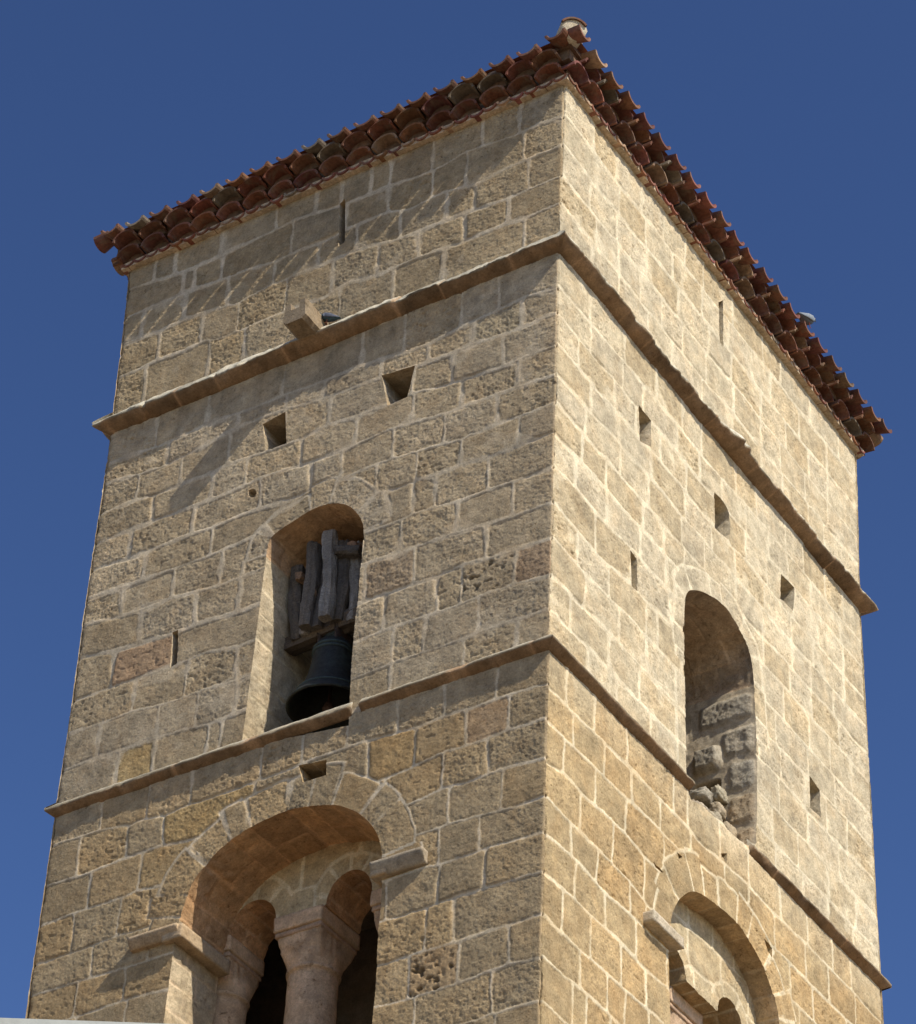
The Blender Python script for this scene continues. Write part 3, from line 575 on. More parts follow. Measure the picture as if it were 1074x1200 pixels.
build_sweep('upper_string_course', tower, [
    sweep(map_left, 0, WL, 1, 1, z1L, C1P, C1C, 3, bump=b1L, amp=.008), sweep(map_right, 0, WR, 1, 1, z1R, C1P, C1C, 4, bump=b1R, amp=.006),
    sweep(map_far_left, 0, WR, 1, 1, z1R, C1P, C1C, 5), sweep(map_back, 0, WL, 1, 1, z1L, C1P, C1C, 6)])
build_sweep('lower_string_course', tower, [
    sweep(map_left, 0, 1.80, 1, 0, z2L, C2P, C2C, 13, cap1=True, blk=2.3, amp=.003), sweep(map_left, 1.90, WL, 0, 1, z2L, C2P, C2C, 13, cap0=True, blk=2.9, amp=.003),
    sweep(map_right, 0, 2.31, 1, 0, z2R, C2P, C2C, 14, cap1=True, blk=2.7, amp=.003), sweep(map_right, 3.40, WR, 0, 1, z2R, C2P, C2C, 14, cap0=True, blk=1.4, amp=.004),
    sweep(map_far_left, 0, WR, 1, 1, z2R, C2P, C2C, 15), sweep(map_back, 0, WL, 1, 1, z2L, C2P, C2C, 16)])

# ------------------------------------------------------------------ solid carved blocks (imposts, capitals, spout) as roughened meshes
def rough_box(mapf, u0, u1, d0, d1, z0, z1, c, seed, n=10, amp=.006, taper=None, fq=9, al=.6, rnd=0):
    """box in wall coordinates (u, outward d, z) subdivided and roughened"""
    import itertools
    V = []; F = []; ids = {}
    nu, nd, nz_ = [max(2, int(x / .022)) for x in ((u1 - u0), (d1 - d0), (z1 - z0))]
    def vid(i, j, k):
        if (i, j, k) not in ids:
            ids[(i, j, k)] = len(V); a, b, e = i / nu, j / nd, k / nz_
            u = u0 + (u1 - u0) * a; d = d0 + (d1 - d0) * b; z = z0 + (z1 - z0) * e
            if taper:
                u, d = taper(a, b, e, u, d)
            q = np.array([a - .5, b - .5, e - .5]); ed = np.sort(np.abs(q))[1]; r = max(0, ed - .42) * .35 * min(.05 / max(u1 - u0, .05), .3)
            cu, cdd = (u0 + u1) / 2, (d0 + d1) / 2
            u += (cu - u) * r; d += (cdd - d) * r * .8
            nn = fbm(np.array([u * fq + z * 3]), np.array([z * fq + d * 7]), seed, 4, .65)[0]; n2 = fbm(np.array([u * fq + 30 + d * 4]), np.array([z * fq]), seed + 3, 4, .65)[0]
            if rnd:
                g_ = np.array([(u1 - u0), (d1 - d0), (z1 - z0)]); dd_ = np.minimum([a, b, e], [1 - a, 1 - b, 1 - e]) * g_; near_e = np.sort(dd_)[1]; k_ = rnd * max(0, 1 - near_e / rnd) ** 2 * (1.3 + nn)
                u -= np.sign(a - .5) * k_ * (dd_[0] < rnd); d -= np.sign(b - .5) * k_ * (dd_[1] < rnd); z -= np.sign(e - .5) * k_ * (dd_[2] < rnd)
            V.append(np.array([u + amp * nn, d + amp * n2, z + amp * (nn - n2) * .7]))
        return ids[(i, j, k)]
    for i in range(nu):
        for j in range(nd):
            F.append((vid(i, j, 0), vid(i + 1, j, 0), vid(i + 1, j + 1, 0), vid(i, j + 1, 0)))
            F.append((vid(i, j, nz_), vid(i, j + 1, nz_), vid(i + 1, j + 1, nz_), vid(i + 1, j, nz_)))
        for k in range(nz_):
            F.append((vid(i, 0, k), vid(i, 0, k + 1), vid(i + 1, 0, k + 1), vid(i + 1, 0, k)))
            F.append((vid(i, nd, k), vid(i + 1, nd, k), vid(i + 1, nd, k + 1), vid(i, nd, k + 1)))
    for j in range(nd):
        for k in range(nz_):
            F.append((vid(0, j, k), vid(0, j + 1, k), vid(0, j + 1, k + 1), vid(0, j, k + 1)))
            F.append((vid(nu, j, k), vid(nu, j, k + 1), vid(nu, j + 1, k + 1), vid(nu, j + 1, k)))
    W = np.array(V); X = mapf(W[:, 0], W[:, 2], W[:, 1], None)
    cc = np.array(c)[None] * (1 + .12 * fbm(W[:, 0] * 8, W[:, 2] * 8, seed + 9, 3)[:, None]); C = np.concatenate([cc, np.full((len(W), 1), al)], 1)
    return X, F, C
IMP = (.40, .30, .19)
def wedge(a, b, e, u, d):       # chamfered underside: narrower below on the outward side
    return u, d * (.35 + .65 * min(1, e * 1.35)) if d > 0 else d
build_sweep('impost_block', tower, [rough_box(map_left, 3.44, 3.94, -.1, .085, 14.545, 14.645, IMP, 3, taper=wedge), rough_box(map_left, 3.40, 3.60, -.62, .06, 14.52, 14.645, IMP, 4)])
build_sweep('impost_block', tower, [rough_box(map_left, 1.07, 1.56, -.1, .085, 14.52, 14.64, (.34, .28, .20), 5, taper=wedge), rough_box(map_left, 1.42, 1.57, -.62, .06, 14.52, 14.64, IMP, 6)])
build_sweep('impost_block', tower, [rough_box(map_right, 1.52, 2.02, -.2, .10, 14.505, 14.60, (.48, .41, .30), 7, amp=.008)])

CAPC = (.56, .395, .255)
def lathe(mapc, prof, c, seed, n=28, amp=.004, squash=1.0):
    V = []; F = []; C = []
    for i, (r, z) in enumerate(prof):
        for j in range(n):
            t = 2 * math.pi * j / n; q = r * (1 + amp * 9 * fbm(np.array([math.cos(t) * 3 + 5]), np.array([z * 9 + math.sin(t) * 3]), seed, 4, .65)[0])
            V.append(mapc(q * math.cos(t), q * math.sin(t) * squash, z)); C.append((*[x * (.9 + .2 * h2(np.array([j // 3]), np.array([i // 3]), seed)[0]) for x in c], 1.0))
    for i in range(len(prof) - 1):
        for j in range(n):
            a = i * n + j; b = i * n + (j + 1) % n; F.append((a, b, b + n, a + n))
    return np.array(V), F, np.array(C)
def column(mapf, uc, dc, zcap_top, wa, da, zb, seed, shaft_r=.215):
    zc = zcap_top - .135
    mc = lambda a, b, z: mapf(np.array([uc + a]), np.array([z]), np.array([dc + b]), None)[0]
    n = 60
    prof = [(shaft_r * 1.0 + .01 * math.sin(i * .7) * 0, z) for i, z in enumerate(np.linspace(zb, zc - .36, n))]
    prof += [(shaft_r + .016, zc - .355), (shaft_r + .020, zc - .335), (shaft_r + .005, zc - .32)]
    sh = build_sweep('column_shaft', tower, [lathe(mc, prof, CAPC, seed)])
    # capital: bell that grows from round to the square of the abacus, abacus on top
    V = []; F = []; C = []; nn = 80; K = 24
    for i in range(K + 1):
        e = i / K; z = zc - .33 + .33 * e; sq = sst(.0, .7, np.array(e)).item()
        for j in range(nn):
            t = 2 * math.pi * j / nn; c_, s_ = math.cos(t), math.sin(t); m = max(abs(c_), abs(s_))
            rr = shaft_r * (1.02 + .05 * e); ca, sa = (wa * .46) * c_ / m, (da * .46) * s_ / m
            grow = sst(0, 1, np.array(e)).item() ** .8
            x = rr * c_ * (1 - grow) + ca * grow; y = rr * s_ * (1 - grow) + sa * grow
            k = 1 + .05 * fbm(np.array([x * 12]), np.array([z * 16 + y * 9]), seed + 2, 4, .65)[0] - (.045 if (j * 3) % 40 in (7, 19, 31) and .3 < e < .85 else 0)
            V.append(mc(x * k, y * k, z)); C.append((*[q * (.9 + .25 * vn(np.array([x * 9]), np.array([z * 9]), seed)[0]) for q in CAPC], .6))
    for i in range(K):
        for j in range(nn):
            a = i * nn + j; b = i * nn + (j + 1) % nn; F.append((a, b, b + nn, a + nn))
    bell_ = (np.array(V), F, np.array(C))
    ab = rough_box(mapf, uc - wa / 2, uc + wa / 2, dc - da / 2, dc + da / 2, zc, zcap_top, CAPC, seed + 5, amp=.006)
    rope = rough_box(mapf, uc - wa * .475, uc + wa * .475, dc - da * .475, dc + da * .475, zc - .05, zc - .012, (.44, .30, .20), seed + 6, amp=.005)
    build_sweep('capital', sh, [bell_, ab, rope])
    return sh
column(map_left, 2.715, -.85, 14.896, .48, .56, 12.0, 5, .21)
column(map_left, 3.62, -.85, 14.896, .40, .50, 12.0, 6, .20)
column(map_left, 1.82, -.85, 14.896, .40, .50, 12.0, 7, .20)
column(map_right, 2.875, -.60, 14.595, .54, .52, 12.0, 8, .20)
column(map_right, 1.94, -.60, 14.595, .40, .5, 12.0, 9, .2)
column(map_right, 3.80, -.60, 14.595, .40, .5, 12.0, 10, .2)

# unseen floor slabs added inside to block light between the chambers
for z in (11.7, 15.72, 19.3):
    fl = MB(); fl.box((-3.9, 1.3, z), (-1.15, 4.9, z + .2), (.30, .24, .17, .3)); fl.build('floor', M_STONE, tower)
for lo_, hi_ in (((-4.6, 2.2, 11.9), (-1.7, 2.4, 19.2)), ((-1.9, 2.5, 11.9), (-1.7, 5.6, 19.2))):
    pl = MB(); pl.box(lo_, hi_, (.25, .20, .15, .3)); pl.build('light_baffle', M_STONE, tower)  # unseen partitions added so the openings stay dark

# rubble left in the broken sill of the right-hand window
def rock(mb_list, mapf, u, d, z, ru, rd, rz, c, seed):
    V = []; F = []; n, m = 36, 22
    for i in range(m + 1):
        ph = math.pi * i / m
        for j in range(n):
            t = 2 * math.pi * j / n; v = np.array([math.sin(ph) * math.cos(t), math.sin(ph) * math.sin(t), math.cos(ph)])
            mx = np.abs(v).max(); v = v / (mx ** .6)
            k = 1 + .38 * fbm(np.array([v[0] * 2 + v[2] * 3 + 9]), np.array([v[1] * 2.3 + v[2] + 4]), seed, 5, .65)[0]
            V.append(mapf(np.array([u + ru * v[0] * k]), np.array([z + rz * v[2] * k]), np.array([d + rd * v[1] * k]), None)[0])
    for i in range(m):
        for j in range(n):
            a = i * n + j; b = i * n + (j + 1) % n; F.append((a, b, b + n, a + n))
    C = np.array([(*c, .9)] * len(V)); mb_list.append((np.array(V), F, C))
rk = []
def block(u0, u1, d0, d1, z0, z1, c, seed, amp=.016): rk.append(rough_box(map_right, u0, u1, d0, d1, z0, z1, c, seed, amp=amp * 1.7, fq=16, al=1.0, rnd=.045))
for (u_, d_, z_, ru, rd, rz, c_, sd_) in ((3.50, -.33, 16.98, .08, .05, .07, (.42, .37, .27), 11), (3.40, -.46, 16.93, .12, .10, .06, (.38, .34, .27), 12), (3.48, -.34, 16.80, .09, .06, .07, (.42, .35, .25), 13),
        (3.34, -.74, 16.80, .24, .18, .16, (.36, .30, .22), 14), (3.05, -.60, 16.40, .28, .28, .20, (.40, .34, .25), 15), (3.45, -.25, 16.52, .10, .07, .09, (.42, .34, .23), 16), (3.36, -.36, 16.60, .12, .10, .09, (.42, .36, .26), 19),
        (2.75, -.28, 16.10, .34, .18, .09, (.46, .40, .30), 17), (3.24, -.24, 16.22, .20, .13, .09, (.46, .39, .28), 18), (3.44, -.14, 16.26, .10, .09, .08, (.44, .37, .26), 20), (3.20, -.46, 16.62, .15, .14, .10, (.38, .32, .24), 21)):
    rock(rk, map_right, u_, d_, z_, ru, rd, rz, c_, sd_)
build_sweep('broken_sill', tower, rk)

# ------------------------------------------------------------------ water spout on the upper string course
def spout():
    us = [(-.13, 0), (-.12, .20), (-.055, .21), (-.05, .12), (.05, .12), (.055, .21), (.12, .20), (.13, 0), (.09, -.035), (-.09, -.035)]
    V = []; F = []; C = []; n = 12; k = len(us)
    for i in range(n + 1):
        d = -.1 + (.36 + .1) * i / n
        for q, (a, b) in enumerate(us):
            j = .005 * vn(np.array([d * 20 + q * 3]), np.array([q * 7.]), 5)[0]
            sc = 1 if i < n else .96
            V.append(map_left(np.array([2.625 + a * sc + j]), np.array([20.645 + b * (sc) + .02 * i / n + j]), np.array([d]), None)[0])
            C.append((.29, .225, .15, .9))
    for i in range(n):
        for q in range(k): a = i * k + q; b = i * k + (q + 1) % k; F.append((a, b, b + k, a + k))
    e = n * k
    F += [(e + 0, e + 1, e + 2, e + 3), (e + 4, e + 5, e + 6, e + 7), (e + 0, e + 3, e + 4, e + 7), (e + 0, e + 7, e + 8, e + 9)]
    return mesh_obj('water_spout', np.array(V), F, M_STONE, tower, np.array(C), False)
spout()

# ------------------------------------------------------------------ tiled eaves and roof
TC = np.array((.150, .057, .035)); MOR = (.15, .095, .062, .5)
rgT = np.random.RandomState(5)
def tcol(dark=1.0):
    t = rgT.uniform(.65, 1.25) * dark; c = TC * t
    c = c * np.array((1, rgT.uniform(.9, 1.25), rgT.uniform(.85, 1.35)))
    if rgT.rand() < .12: c = np.array((.25, .16, .10)) * t
    if rgT.rand() < .06: c = np.array((.14, .11, .08)) * t
    return (*c, .6)
def tile(mb, mapf, u, z, d0, d1, w0, w1, hg, th, up, tilt=0.0, dark=1.0, twist=0.0, mapu=1.0):
    """barrel tile whose axis points out of the wall, from depth d0 (inside) to d1 (outer end)"""
    n = 10; c = tcol(dark); V = []; F = []; L = 5
    for i in range(L + 1):
        e = i / L; d = d0 + (d1 - d0) * e; w_ = (w0 + (w1 - w0) * e) / 2
        for s_ in (1, 0):
            ww = w_ - (0 if s_ else th); hh = hg - (0 if s_ else th)
            for j in range(n + 1):
                t = math.pi * j / n; a = ww * math.cos(t); b = hh * math.sin(t) * (1 if up else -1) + (0 if up else hg)
                V.append(mapf(np.array([u + a + twist * e]), np.array([z + b + tilt * (d - d0)]), np.array([d]), None)[0])
    m = 2 * (n + 1)
    for i in range(L):
        for s_ in (0, 1):
            for j in range(n):
                a = i * m + s_ * (n + 1) + j; F.append((a, a + 1, a + 1 + m, a + m) if s_ == 0 else (a, a + m, a + m + 1, a + 1))
        for j in (0, n):
            a = i * m + j; F.append((a, a + m, a + m + n + 1, a + n + 1))
    for i in (0, L):
        for j in range(n): a = i * m + j; F.append((a, a + 1, a + n + 2, a + n + 1))
    mb.add(V, F, c)
def strip(mb, mapf, U, d1, z0, z1, c, din=-.3):
    """mortar bed with a slightly uneven face, mitred at the corners"""
    n = int(U / .05); V = []; F = []
    for (d, z) in ((din, z0), (d1, z0), (d1, z1), (din, z1)):
        us = np.linspace(-d, U + d, n)
        o = .004 * fbm(us * 9, us * 0 + z, 8, 2) if d == d1 else 0
        V.append(mapf(us, np.full(n, z), np.full(n, d) + o, None))
    V = np.concatenate(V)
    for q in range(3):
        for i in range(n - 1): a = q * n + i; F.append((a, a + 1, a + n + 1, a + n))
    mb.add(V.tolist(), F, c)
faces4 = ((map_left, WL), (map_right, WR), (map_far_left, WR), (map_back, WL))
roofV = MB(); SL = math.tan(R(17)); APX = (-WL / 2, WR / 2)
ov = .20; ze = 23.055
cx0, cx1, cy0, cy1 = -WL - ov, ov, -ov, WR + ov
rise = (WL / 2 + ov) * SL
ra, rb = (-WL / 2, WL / 2, ze + rise), (-WL / 2, WR - WL / 2, ze + rise)
roofV.add([(cx0, cy0, ze), (cx1, cy0, ze), (cx1, cy1, ze), (cx0, cy1, ze), ra, rb], [(0, 1, 4), (1, 2, 5, 4), (2, 3, 5), (3, 0, 4, 5), (0, 3, 2, 1)], (*TC, .6))
roof = roofV.build('roof', M_TILE, tower)
def row(name, pitch, wd, hg, z, d, up, cd=.06, bed=True, off=0., jit=.006, bedc=MOR, dark=1.0, bedz=None, inn=.28):
    mb = MB()
    for mf, U in faces4:
        far = mf in (map_far_left, map_back)
        if bed: strip(mb, mf, U, d - cd, z, z + hg + .012 if bedz is None else bedz, bedc)
        n = int(round((U + 2 * d * .8) / pitch)); s0 = (U - (n - 1) * pitch) / 2 + off * pitch
        for i in range(n):
            u = s0 + i * pitch + rgT.uniform(-jit, jit)
            if u < -d * .9 + wd * .3 or u > U + d * .9 - wd * .3: continue
            # near a corner the hidden tail of the tile is cut on the mitre
            cut = max(0, min(u - wd / 2, U - u - wd / 2)); tail = min(inn, max(.05, d + min(u, U - u) - .02))
            tile(mb, mf, u, z + rgT.uniform(-.004, .004), d - tail, d + rgT.uniform(-jit, jit) * 1.5, wd * .9, wd * (1 + rgT.uniform(-.03, .03)), hg * rgT.uniform(.94, 1.06), .021, up, dark=dark, twist=rgT.uniform(-.006, .006))
    return mb.build(name, M_TILE, roof, smooth=False)
# lowest bed: small bricks on edge with mortar ticks between them
row('eaves_tile_course', .150, .148, .055, 22.655, .075, False, cd=.018, bedc=(.46, .36, .25, .5), dark=1.35)
row('eaves_tile_course', .300, .285, .112, 22.740, .145, True, cd=.12, off=.0, jit=.014)
row('eaves_tile_course', .300, .285, .112, 22.865, .225, True, cd=.13, off=.5, jit=.016)
# projecting pan tiles and the cover tiles over them, running up the slope
mb = MB()
for mf, U in faces4:
    n = int(round((U + .5) / .30)); s0 = (U - (n - 1) * .30) / 2
    for i in range(n):
        u = s0 + i * .30 + rgT.uniform(-.008, .008); m_ = min(u, U - u)
        for k in range(1 if m_ < .3 else 2):
            d1 = .300 - k * .36 + rgT.uniform(-.010, .010); tl_ = min(.40, max(.12, .3 + m_))
            if m_ + .2 < k * .36: continue
            tile(mb, mf, u, 23.005 + k * .12, d1 - tl_, d1, .17, .225 * rgT.uniform(.93, 1.05), .088, .026, False, tilt=-SL * .8, twist=rgT.uniform(-.01, .01))
            if m_ > .0: tile(mb, mf, u + .15, 23.045 + k * .12, d1 - tl_ - .13, d1 - .13, .15, .20, .080, .022, True, tilt=-SL * .8, twist=rgT.uniform(-.01, .01))
mb.build('canal_tiles', M_TILE, roof)
strip_mb = MB()
for mf, U in faces4: strip(strip_mb, mf, U, .13, 22.985, 23.03, MOR)
strip_mb.build('mortar_bed', M_STONE, roof)
# ridge tiles down the four hips, the near one closed with a plug of mortar
for (ex, ey), (ax, ay, az) in (((.2, -.2), ra), ((.2, WR + .2), rb), ((-WL - .2, -.2), ra), ((-WL - .2, WR + .2), rb)):
    mb = MB(); s = np.array([ex, ey, 23.01]); t_ = np.array([ax, ay, az]); s = s if (ex > 0 and ey < 0) else s + (t_ - s) * .09; L = np.linalg.norm(t_ - s); dr = (t_ - s) / L; sd_ = np.cross(dr, (0, 0, 1)); sd_ /= np.linalg.norm(sd_); up_ = np.cross(sd_, dr)
    near = ex > 0 and ey < 0
    q = 0.0
    while q < L - .2:
        V = []; F = []; n = 12; c = tcol(); r0, r1 = .150, .125
        lift = .015 + (.05 if near and q == 0 else 0)
        for (l, r) in ((q, r0), (q + .42, r1)):
            for th in (0, .018):
                for j in range(n + 1):
                    a = math.pi * (.60 * j / n + .20); V.append(s + dr * l + sd_ * math.cos(a) * (r - th) + up_ * (math.sin(a) * (r - th) + lift))
        m = n + 1
        for j in range(n):
            F += [(j, j + 1, 2 * m + j + 1, 2 * m + j), (m + j, 3 * m + j, 3 * m + j + 1, m + j + 1), (j, m + j, m + j + 1, j + 1), (2 * m + j, 2 * m + j + 1, 3 * m + j + 1, 3 * m + j)]
        mb.add(V, F, c); q += .36
    hp = mb.build('hip_tiles', M_TILE, roof)
    if near:
        V = [s + dr * .03 + up_ * .05]; n = 20; r = .133
        for k, (l, rr) in enumerate(((.02, .7), (.03, .97), (.30, .97))):
            for j in range(n):
                a = 2 * math.pi * j / n; rad = r * rr * (.97 + .08 * vn(np.array([math.cos(a) * 3]), np.array([math.sin(a) * 3 + k]), 4)[0])
                V.append(s + dr * l + sd_ * math.cos(a) * rad + up_ * (math.sin(a) * rad * (1.0 if math.sin(a) > 0 else 1.05) + .105))
        F = [(0, 1 + j, 1 + (j + 1) % n) for j in range(n)] + [(1 + k * n + j, 1 + (k + 1) * n + j, 1 + (k + 1) * n + (j + 1) % n, 1 + k * n + (j + 1) % n) for k in range(2) for j in range(n)]
        V[0] = s + dr * .015 + up_ * .055
        mesh_obj('mortar_plug', V, F, M_STONE, hp, [(.50, .44, .33, .6)] * len(V))

# ------------------------------------------------------------------ the bell with its yoke
UB, DB, ZB = 2.505, -.50, 16.80
bc = lambda a, b, z: map_left(np.array([UB + a]), np.array([z]), np.array([DB + b]), None)[0]
org = bc(0, 0, ZB + .75)
bell = empty('bell', tuple(org), 'dark green bronze bell hanging under grey wooden beams in the arched opening', 'bell')
prof = [(.0, .70), (.09, .70), (.145, .685), (.175, .65), (.188, .60), (.200, .50), (.215, .40), (.238, .30), (.268, .21), (.315, .13), (.365, .06), (.405, .015), (.415, .0), (.405, -.012), (.385, -.008), (.36, .02), (.31, .08), (.262, .16), (.222, .27), (.195, .40), (.175, .55), (.15, .64), (.0, .66)]
def lathe2(prof, c, n=56):
    V = []; F = []
    for r, z in prof:
        for j in range(n): t = 2 * math.pi * j / n; V.append(bc(r * .90 * math.cos(t) + .01, r * .90 * math.sin(t), ZB + z))
    for i in range(len(prof) - 1):
        for j in range(n): a = i * n + j; b = i * n + (j + 1) % n; F.append((a, b, b + n, a + n))
    return np.array(V), F, np.array([(*c, .5)] * len(V))
# raised bands
pr2 = []
for r, z in prof: pr2.append((r, z))
V, F, C = lathe2(pr2, (.026, .026, .022)); mesh_obj('bronze_body', V, F, M_BRONZE, bell, C)
for zb_, rb_ in ((.12, .324), (.56, .198), (.60, .194)):
    V, F, C = lathe2([(rb_ - .01, zb_ - .012), (rb_ + .010, zb_ - .006), (rb_ + .010, zb_ + .006), (rb_ - .012, zb_ + .012)], (.05, .07, .07)); mesh_obj('moulding', V, F, M_BRONZE, bell, C)
V, F, C = lathe2([(.0, -.05), (.05, -.045), (.065, .0), (.045, .05), (.018, .08), (.015, .6)], (.08, .05, .04), 16); mesh_obj('clapper', V, F, M_IRON, bell, C)
def beam(name, p0, p1, w_, h_, c, seed, parent, mat=None, n=22, bend=.014):
    p0 = np.array(p0, float); p1 = np.array(p1, float); ax = p1 - p0; L = np.linalg.norm(ax); ax /= L
    up_ = np.array((0, 0, 1.)) if abs(ax[2]) < .8 else np.array((0, 1., 0)); s_ = np.cross(ax, up_); s_ /= np.linalg.norm(s_); t_ = np.cross(s_, ax)
    V = []; F = []; C = []; k = 14
    for i in range(n + 1):
        e = i / n; b_ = bend * math.sin(e * 5 + seed)
        for j in range(k):
            a = 2 * math.pi * j / k; cc, ss_ = math.cos(a), math.sin(a); m = max(abs(cc), abs(ss_)) ** .9
            q = 1 + .20 * vn(np.array([j * .9 + seed]), np.array([e * 5.]), seed)[0] + .09 * vn(np.array([j * 2.1]), np.array([e * 16.]), seed + 1)[0] - (.12 if (j + seed) % 5 == 0 else 0)
            sh = 1 if 0 < i < n else .93
            V.append(p0 + ax * L * e + s_ * (cc / m * w_ / 2 * q * sh + b_) + t_ * (ss_ / m * h_ / 2 * q * sh))
            C.append((*[x * (.8 + .4 * h2(np.array([j]), np.array([seed]), 3)[0]) for x in c], .6))
    for i in range(n):
        for j in range(k): a = i * k + j; b = i * k + (j + 1) % k; F.append((a, b, b + k, a + k))
    F += [tuple(range(k)), tuple(range(n * k, n * k + k))]
    return mesh_obj(name, V, F, mat or M_WOOD, parent, C, False)
WC = (.10, .085, .07); WG = (.22, .20, .175)
beam('headstock', bc(-.60, .02, ZB + .84), bc(.66, .04, ZB + .80), .20, .16, (.11, .085, .062), 3, bell)
posts = [((.36, .10, .90), (.37, .14, 1.56), .10), ((.24, .14, .90), (.20, .16, 1.42), .08), ((.10, .16, .90), (.03, .14, 1.66), .11), ((-.02, .06, .90), (-.03, .10, 1.36), .09), ((-.10, .14, .92), (-.17, .16, 1.62), .11),
         ((-.24, .10, .90), (-.28, .14, 1.58), .10), ((-.36, .12, .92), (-.42, .10, 1.68), .11), ((.22, -.07, .90), (.20, -.06, 1.28), .09), ((.0, -.10, .88), (-.04, -.08, 1.30), .10), ((-.18, -.09, .90), (-.20, -.07, 1.46), .09), ((.16, .24, .9), (.12, .25, 1.66), .09), ((-.06, .26, .9), (-.08, .27, 1.7), .1)]
for i, (a, b, w_) in enumerate(posts):
    beam('yoke_post', bc(a[0], a[1] - .02, ZB + a[2] - .12), bc(b[0], b[1], ZB + b[2]), w_ * 1.2, w_ * 1.1, WG if i % 2 else WC, 11 + i, bell)
beam('yoke_crosspiece', bc(-.36, .22, ZB + 1.42), bc(-.02, .24, ZB + 1.50), .09, .09, WC, 21, bell)
beam('yoke_crosspiece', bc(.12, .25, ZB + 1.12), bc(.12, -.02, ZB + 1.12), .09, .09, (.25, .16, .10), 22, bell)
beam('yoke_crosspiece', bc(.29, .22, ZB + 1.40), bc(.29, .02, ZB + 1.42), .08, .08, (.25, .16, .10), 23, bell)
beam('yoke_crosspiece', bc(-.28, .24, ZB + 1.50), bc(-.28, -.02, ZB + 1.50), .11, .10, (.25, .15, .09), 24, bell)
for x in (-.09, .09): beam('iron_strap', bc(x, .03, ZB + .64), bc(x, .03, ZB + .97), .035, .19, (.07, .05, .04), 31, bell, M_IRON, bend=0)
beam('crown', bc(0, .03, ZB + .66), bc(0, .03, ZB + .78), .20, .12, (.04, .05, .05), 33, bell, M_BRONZE, bend=0)

# ------------------------------------------------------------------ pigeons
def pigeon(name, pos, yaw, s, cb, cw, chd, label):
    t = empty(name, pos, label, 'pigeon'); cy, sy = math.cos(yaw), math.sin(yaw)
    def P(x, y, z): return (pos[0] + s * (x * cy - y * sy), pos[1] + s * (x * sy + y * cy), pos[2] + s * z)
    def tube(nm, pts, c, par, n=14, mat=None):
        V = []; F = []
        for (x, y, z, ry, rz) in pts:
            for j in range(n): a = 2 * math.pi * j / n; V.append(P(x + .15 * rz * math.sin(a), y + ry * math.cos(a), z + rz * math.sin(a)))
        for i in range(len(pts) - 1):
            for j in range(n): a = i * n + j; b = i * n + (j + 1) % n; F.append((a, b, b + n, a + n))
        F += [tuple(range(n)), tuple(range((len(pts) - 1) * n, len(pts) * n))]
        return mesh_obj(nm, V, F, mat or M_FEATH, par, [(*c, .5)] * len(V))
    # one continuous body from tail to beak
    tube('body', [(-.20, 0, .085, .022, .005), (-.15, 0, .09, .030, .010), (-.10, 0, .10, .040, .024), (-.05, 0, .11, .055, .045), (0, 0, .118, .062, .056), (.05, 0, .128, .056, .055), (.085, 0, .15, .040, .042), (.10, 0, .18, .027, .028), (.11, 0, .205, .024, .024), (.125, 0, .218, .023, .022), (.142, 0, .216, .014, .013), (.16, 0, .21, .005, .005), (.17, 0, .205, .002, .002)], cb, t)
    for sgn in (1, -1):
        tube('wing', [(.06, sgn * .050, .135, .012, .030), (.02, sgn * .060, .13, .014, .045), (-.05, sgn * .055, .12, .013, .040), (-.12, sgn * .038, .105, .009, .022), (-.18, sgn * .02, .098, .004, .006)], cw, t)
        tube('leg', [(.0, sgn * .022, .07, .007, .007), (.01, sgn * .022, .03, .004, .004), (.015, sgn * .022, .0, .004, .004), (.035, sgn * .022, .002, .003, .003)], (.30, .08, .06), t)
        tube('eye', [(.124, sgn * .021, .224, .001, .001), (.127, sgn * .0225, .224, .003, .003), (.130, sgn * .021, .224, .001, .001)], (.35, .10, .03), t, 8)
    return t
pp = map_right(np.array([4.52]), np.array([23.165]), np.array([.20]), None)[0]
pigeon('pigeon', tuple(map(float, pp)), R(80), .88, (.11, .13, .15), (.17, .19, .21), (.1, .12, .15), 'pale grey pigeon standing on the roof tiles above the sunlit face of the tower')
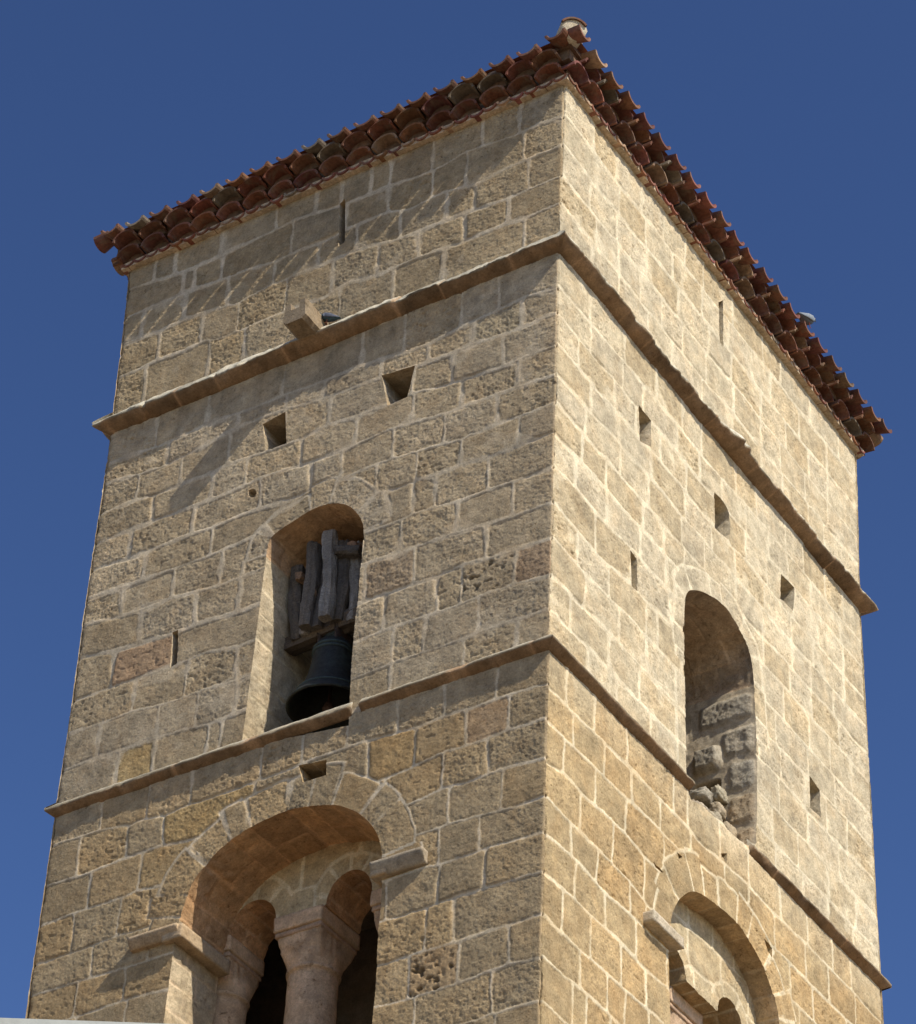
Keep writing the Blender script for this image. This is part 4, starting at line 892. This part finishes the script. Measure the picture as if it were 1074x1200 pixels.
pp = map_left(np.array([2.46]), np.array([20.755]), np.array([.07]), None)[0]
pigeon('pigeon', tuple(map(float, pp)), R(200), .62, (.04, .07, .09), (.08, .09, .12), (.05, .06, .08), 'small dark pigeon perched on the stone ledge behind the water spout')

# ------------------------------------------------------------------ house below on the left and the ground
hA = np.array((4.708, -10.70)); hB = np.array((5.127, -10.437)); ed = (hB - hA) / np.linalg.norm(hB - hA); nrm = np.array((-ed[1], ed[0]))
hz = 6.094
def HP(a, b, z): q = hA + ed * a + nrm * b; return (q[0], q[1], z)
house = empty('plastered_house', HP(-1, 1.5, 0), 'grey plastered house whose parapet edge shows at the lower left corner', 'house')
def hbox(name, a0, a1, b0, b1, z0, z1, c, par):
    V = [HP(a0, b0, z0), HP(a1, b0, z0), HP(a1, b1, z0), HP(a0, b1, z0), HP(a0, b0, z1), HP(a1, b0, z1), HP(a1, b1, z1), HP(a0, b1, z1)]
    return mesh_obj(name, V, [(0, 3, 2, 1), (4, 5, 6, 7), (0, 1, 5, 4), (1, 2, 6, 5), (2, 3, 7, 6), (3, 0, 4, 7)], M_PLAST, par, [(*c, .5)] * 8, False)
wl_ = hbox('wall', -5, 2.2, .06, 3.2, 0, hz - .10, (.42, .41, .37), house)
hbox('coping', -5.05, 2.25, 0, 3.26, hz - .097, hz, (.36, .37, .34), house)
dr_ = hbox('door', -1.4, -.4, .035, .058, .003, 2.1, (.16, .09, .05), house)
for a in (-3.6, .5):
    f_ = hbox('window', a, a + .9, .03, .057, 3.6, 4.8, (.55, .53, .50), house); hbox('pane', a + .08, a + .82, .02, .028, 3.68, 4.72, (.05, .06, .07), f_)
g = 260; n = 40
gv = []; gf = []
for i in range(n + 1):
    for j in range(n + 1): gv.append(((i / n - .5) * 2 * g, (j / n - .5) * 2 * g, 0))
for i in range(n):
    for j in range(n): a = i * (n + 1) + j; gf.append((a, a + n + 1, a + n + 2, a + 1))
go = mesh_obj('ground', gv, gf, M_GROUND, None, [(.24, .18, .12, .5)] * len(gv), False); go['kind'] = 'structure'
